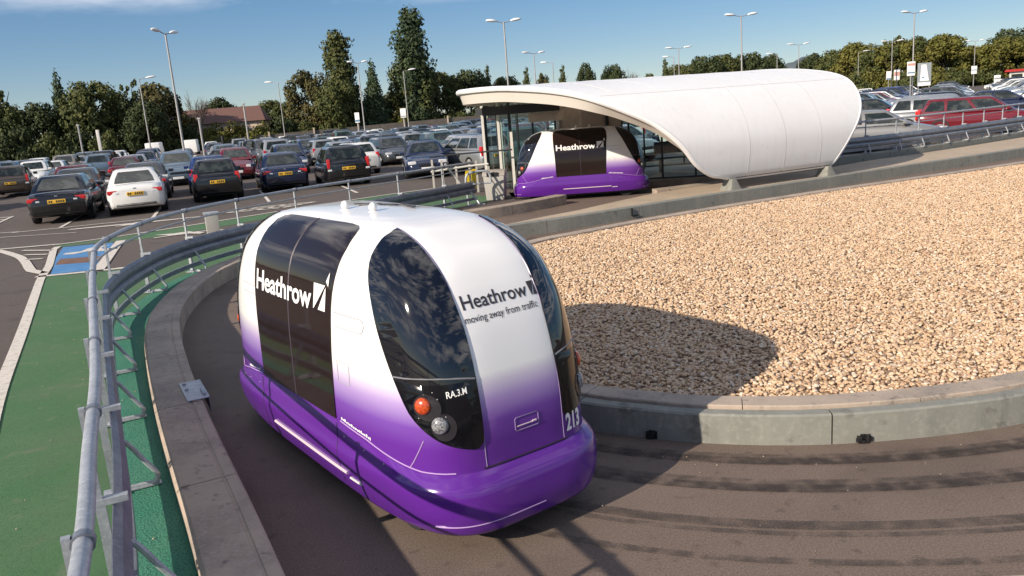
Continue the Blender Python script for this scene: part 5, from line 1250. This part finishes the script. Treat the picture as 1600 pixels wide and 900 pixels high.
T = [
 ('broad','leaf_mid',-45,150,90,112,'dark green tree at the left edge of the treeline'),
 ('sparse','leaf_mid',26,137,50,108,'thin tree with ragged loose top poking above the bushes at far left'),
 ('broad','leaf_mid',12,162,66,104,'round green bush-like tree at the left end of the treeline'),
 ('broad','leaf_dark',68,163,66,106,'low round dark tree left of the dark conifer'),
 ('conifer','leaf_blue',107,113,48,112,'dark blue-green conifer standing above the left treeline'),
 ('broad','leaf_mid',152,130,84,108,'large round green tree right of the dark conifer'),
 ('broad','leaf_dark',196,148,64,116,'dark round tree between the large green one and the reddish one'),
 ('sparse','leaf_mid',218,120,34,118,'wispy treetop poking up behind the single-headed lamp at left'),
 ('broad','leaf_rust',258,132,92,110,'large reddish-green tree behind the tall twin-headed lamp post'),
 ('broad','leaf_dark',232,160,60,104,'dark bushy tree in front of the reddish-green tree'),
 ('bare','twig',314,136,46,108,'bare brown twiggy tree right of the tall lamp post'),
 ('broad','leaf_dark',350,155,52,122,'small dark round tree behind the bare tree'),
 ('broad','leaf_dark',386,168,44,150,'distant low dark tree above the brown roof'),
 ('broad','leaf_mid',432,158,56,128,'small round tree left of the round brown-green tree'),
 ('broad','leaf_rust',486,112,72,122,'round brown-green tree left of the first poplar'),
 ('poplar','leaf_mid',541,57,60,124,'tall narrow poplar, the shorter of two, left of the lamp post'),
 ('broad','leaf_mid',530,128,60,118,'leafy green tree at the foot of the shorter poplar'),
 ('conifer','leaf_blue',589,97,52,122,'dark blue-green conifer between the two poplars'),
 ('broad','leaf_dark',588,150,60,126,'dark tree at the foot of the conifer between the poplars'),
 ('poplar','leaf_blue',652,24,66,126,'tallest poplar of the whole treeline'),
 ('broad','leaf_mid',650,95,74,127,'broad leafy skirt tree around the tallest poplar'),
 ('broad','leaf_rust',615,145,44,136,'rusty tree left of the tallest poplar'),
 ('broad','leaf_mid',697,115,62,134,'round tree just right of the tallest poplar'),
 ('broad','leaf_dark',737,112,62,138,'dark round tree left of the shelter tip'),
 ('conifer','leaf_mid',766,104,28,140,'small pointed conifer above the left shelter tip'),
 ('broad','leaf_mid',795,122,50,140,'low tree above the left end of the canopy'),
 ('conifer','leaf_mid',826,107,30,150,'small conifer behind the twin lamp above the canopy'),
 ('broad','leaf_rust',851,116,26,150,'small rusty tree right of the small conifer above the canopy'),
 ('conifer','leaf_mid',882,104,30,150,'pointed conifer standing alone above the canopy'),
 ('broad','leaf_blue',918,102,28,150,'small dark round-topped tree above the canopy, left of the rounder one') if False else ('broad','leaf_dark',918,102,28,150,'small dark tree above the canopy, left of the rounder one'),
 ('broad','leaf_dark',960,104,40,150,'wide dark round tree alone above the canopy'),
 ('bare','twig',991,101,26,150,'bare twiggy tree right of the wide dark round tree'),
 ('broad','leaf_mid',1014,117,22,160,'tiny low tree above the middle of the canopy'),
 ('conifer','leaf_mid',1041,94,28,160,'pointed pale conifer left of the wooded rise'),
 ('broad','leaf_mid',1064,103,48,190,'green tree at the left end of the wooded rise'),
 ('broad','leaf_dark',1100,91,62,200,'dark round tree on the wooded rise above the canopy'),
 ('broad','leaf_mid',1135,88,56,205,'green tree on the crest of the wooded rise'),
 ('broad','leaf_dark',1172,86,60,210,'dark tree at the right end of the wooded rise'),
 ('broad','leaf_dark',1206,88,44,215,'small dark tree left of the bluish hill'),
 ('broad','leaf_dark',1272,87,54,220,'dark tree right of the bluish hill'),
 ('broad','leaf_mid',1308,80,62,190,'green tree just above the right end of the shelter'),
 ('broad','leaf_yellow',1338,70,74,175,'yellow-green tree behind the single lamp right of the shelter'),
 ('broad','leaf_mid',1372,76,60,165,'olive tree left of the one with a loose top'),
 ('broad','leaf_yellow',1402,66,64,160,'yellow-green tree right of the one with a loose top'),
 ('sparse','leaf_mid',1393,54,38,158,'thin tree with a ragged loose top behind the lamp with two signs'),
 ('broad','leaf_mid',1440,60,60,172,'green tree behind the poster board'),
 ('broad','leaf_yellow',1474,57,78,160,'large yellow-green tree right of the poster board'),
 ('broad','leaf_mid',1506,74,50,176,'olive tree in the dip of the right treeline'),
 ('broad','leaf_yellow',1540,72,66,160,'yellow-green tree behind the white lamp sign'),
 ('broad','leaf_dark',1574,49,64,185,'tallest dark tree near the right edge'),
 ('broad','leaf_yellow',1570,62,72,165,'yellow-green tree in front of the dark one near the right edge'),
 ('broad','leaf_mid',1622,55,80,165,'green tree cut off by the right edge'),
]
for a in T: put_tree(*a)
# lower shrubs along the fences: one by one
for i, (u, top, w, D, m_) in enumerate([(-20,205,90,100,'leaf_mid'),(30,188,80,101,'leaf_dark'),(75,192,60,102,'leaf_mid'),(120,196,64,103,'leaf_dark'),(165,190,60,104,'leaf_mid'),(210,192,60,106,'leaf_dark'),(252,186,60,108,'leaf_mid'),(292,188,50,109,'leaf_dark'),
    (330,190,60,112,'leaf_yellow'),(372,186,60,112,'leaf_yellow'),(405,188,50,114,'leaf_yellow'),(440,176,56,118,'leaf_dark'),(478,178,50,119,'leaf_mid'),(515,174,54,120,'leaf_mid'),(555,174,50,121,'leaf_dark'),(598,176,54,122,'leaf_mid'),(632,166,54,124,'leaf_yellow'),(672,166,54,126,'leaf_mid'),(710,160,54,128,'leaf_mid'),(750,156,54,130,'leaf_mid'),
    (1330,108,60,150,'leaf_mid'),(1368,104,60,150,'leaf_yellow'),(1408,100,60,152,'leaf_mid'),(1450,96,64,154,'leaf_yellow'),(1492,96,60,156,'leaf_mid'),(1532,94,60,158,'leaf_mid'),(1575,92,60,160,'leaf_yellow'),(1610,90,60,160,'leaf_mid'),
    (1075,122,60,200,'leaf_dark'),(1120,116,60,205,'leaf_mid'),(1165,112,60,210,'leaf_mid'),(1210,110,60,215,'leaf_dark'),(1255,106,60,215,'leaf_mid'),(1295,104,56,200,'leaf_mid'),(800,146,60,150,'leaf_mid'),(850,142,60,155,'leaf_mid'),(900,138,60,160,'leaf_dark'),(950,136,60,165,'leaf_mid'),(1000,132,60,170,'leaf_mid')]):
    zone = 'along the far fence at left' if u < 320 else 'along the far fence in the middle' if u < 770 else 'at the foot of the right-hand trees' if u > 1310 else 'on the skyline behind the canopy'
    put_tree('bush', m_, u, top, w, D, '%s shrub %s' % ({'leaf_mid':'green','leaf_dark':'dark','leaf_yellow':'yellow-green'}[m_], zone), group='%s shrubs %s' % ({'leaf_mid':'green','leaf_dark':'dark','leaf_yellow':'yellow-green'}[m_], zone))
for r in TP.values(): kill(r)
# far hill with one tree
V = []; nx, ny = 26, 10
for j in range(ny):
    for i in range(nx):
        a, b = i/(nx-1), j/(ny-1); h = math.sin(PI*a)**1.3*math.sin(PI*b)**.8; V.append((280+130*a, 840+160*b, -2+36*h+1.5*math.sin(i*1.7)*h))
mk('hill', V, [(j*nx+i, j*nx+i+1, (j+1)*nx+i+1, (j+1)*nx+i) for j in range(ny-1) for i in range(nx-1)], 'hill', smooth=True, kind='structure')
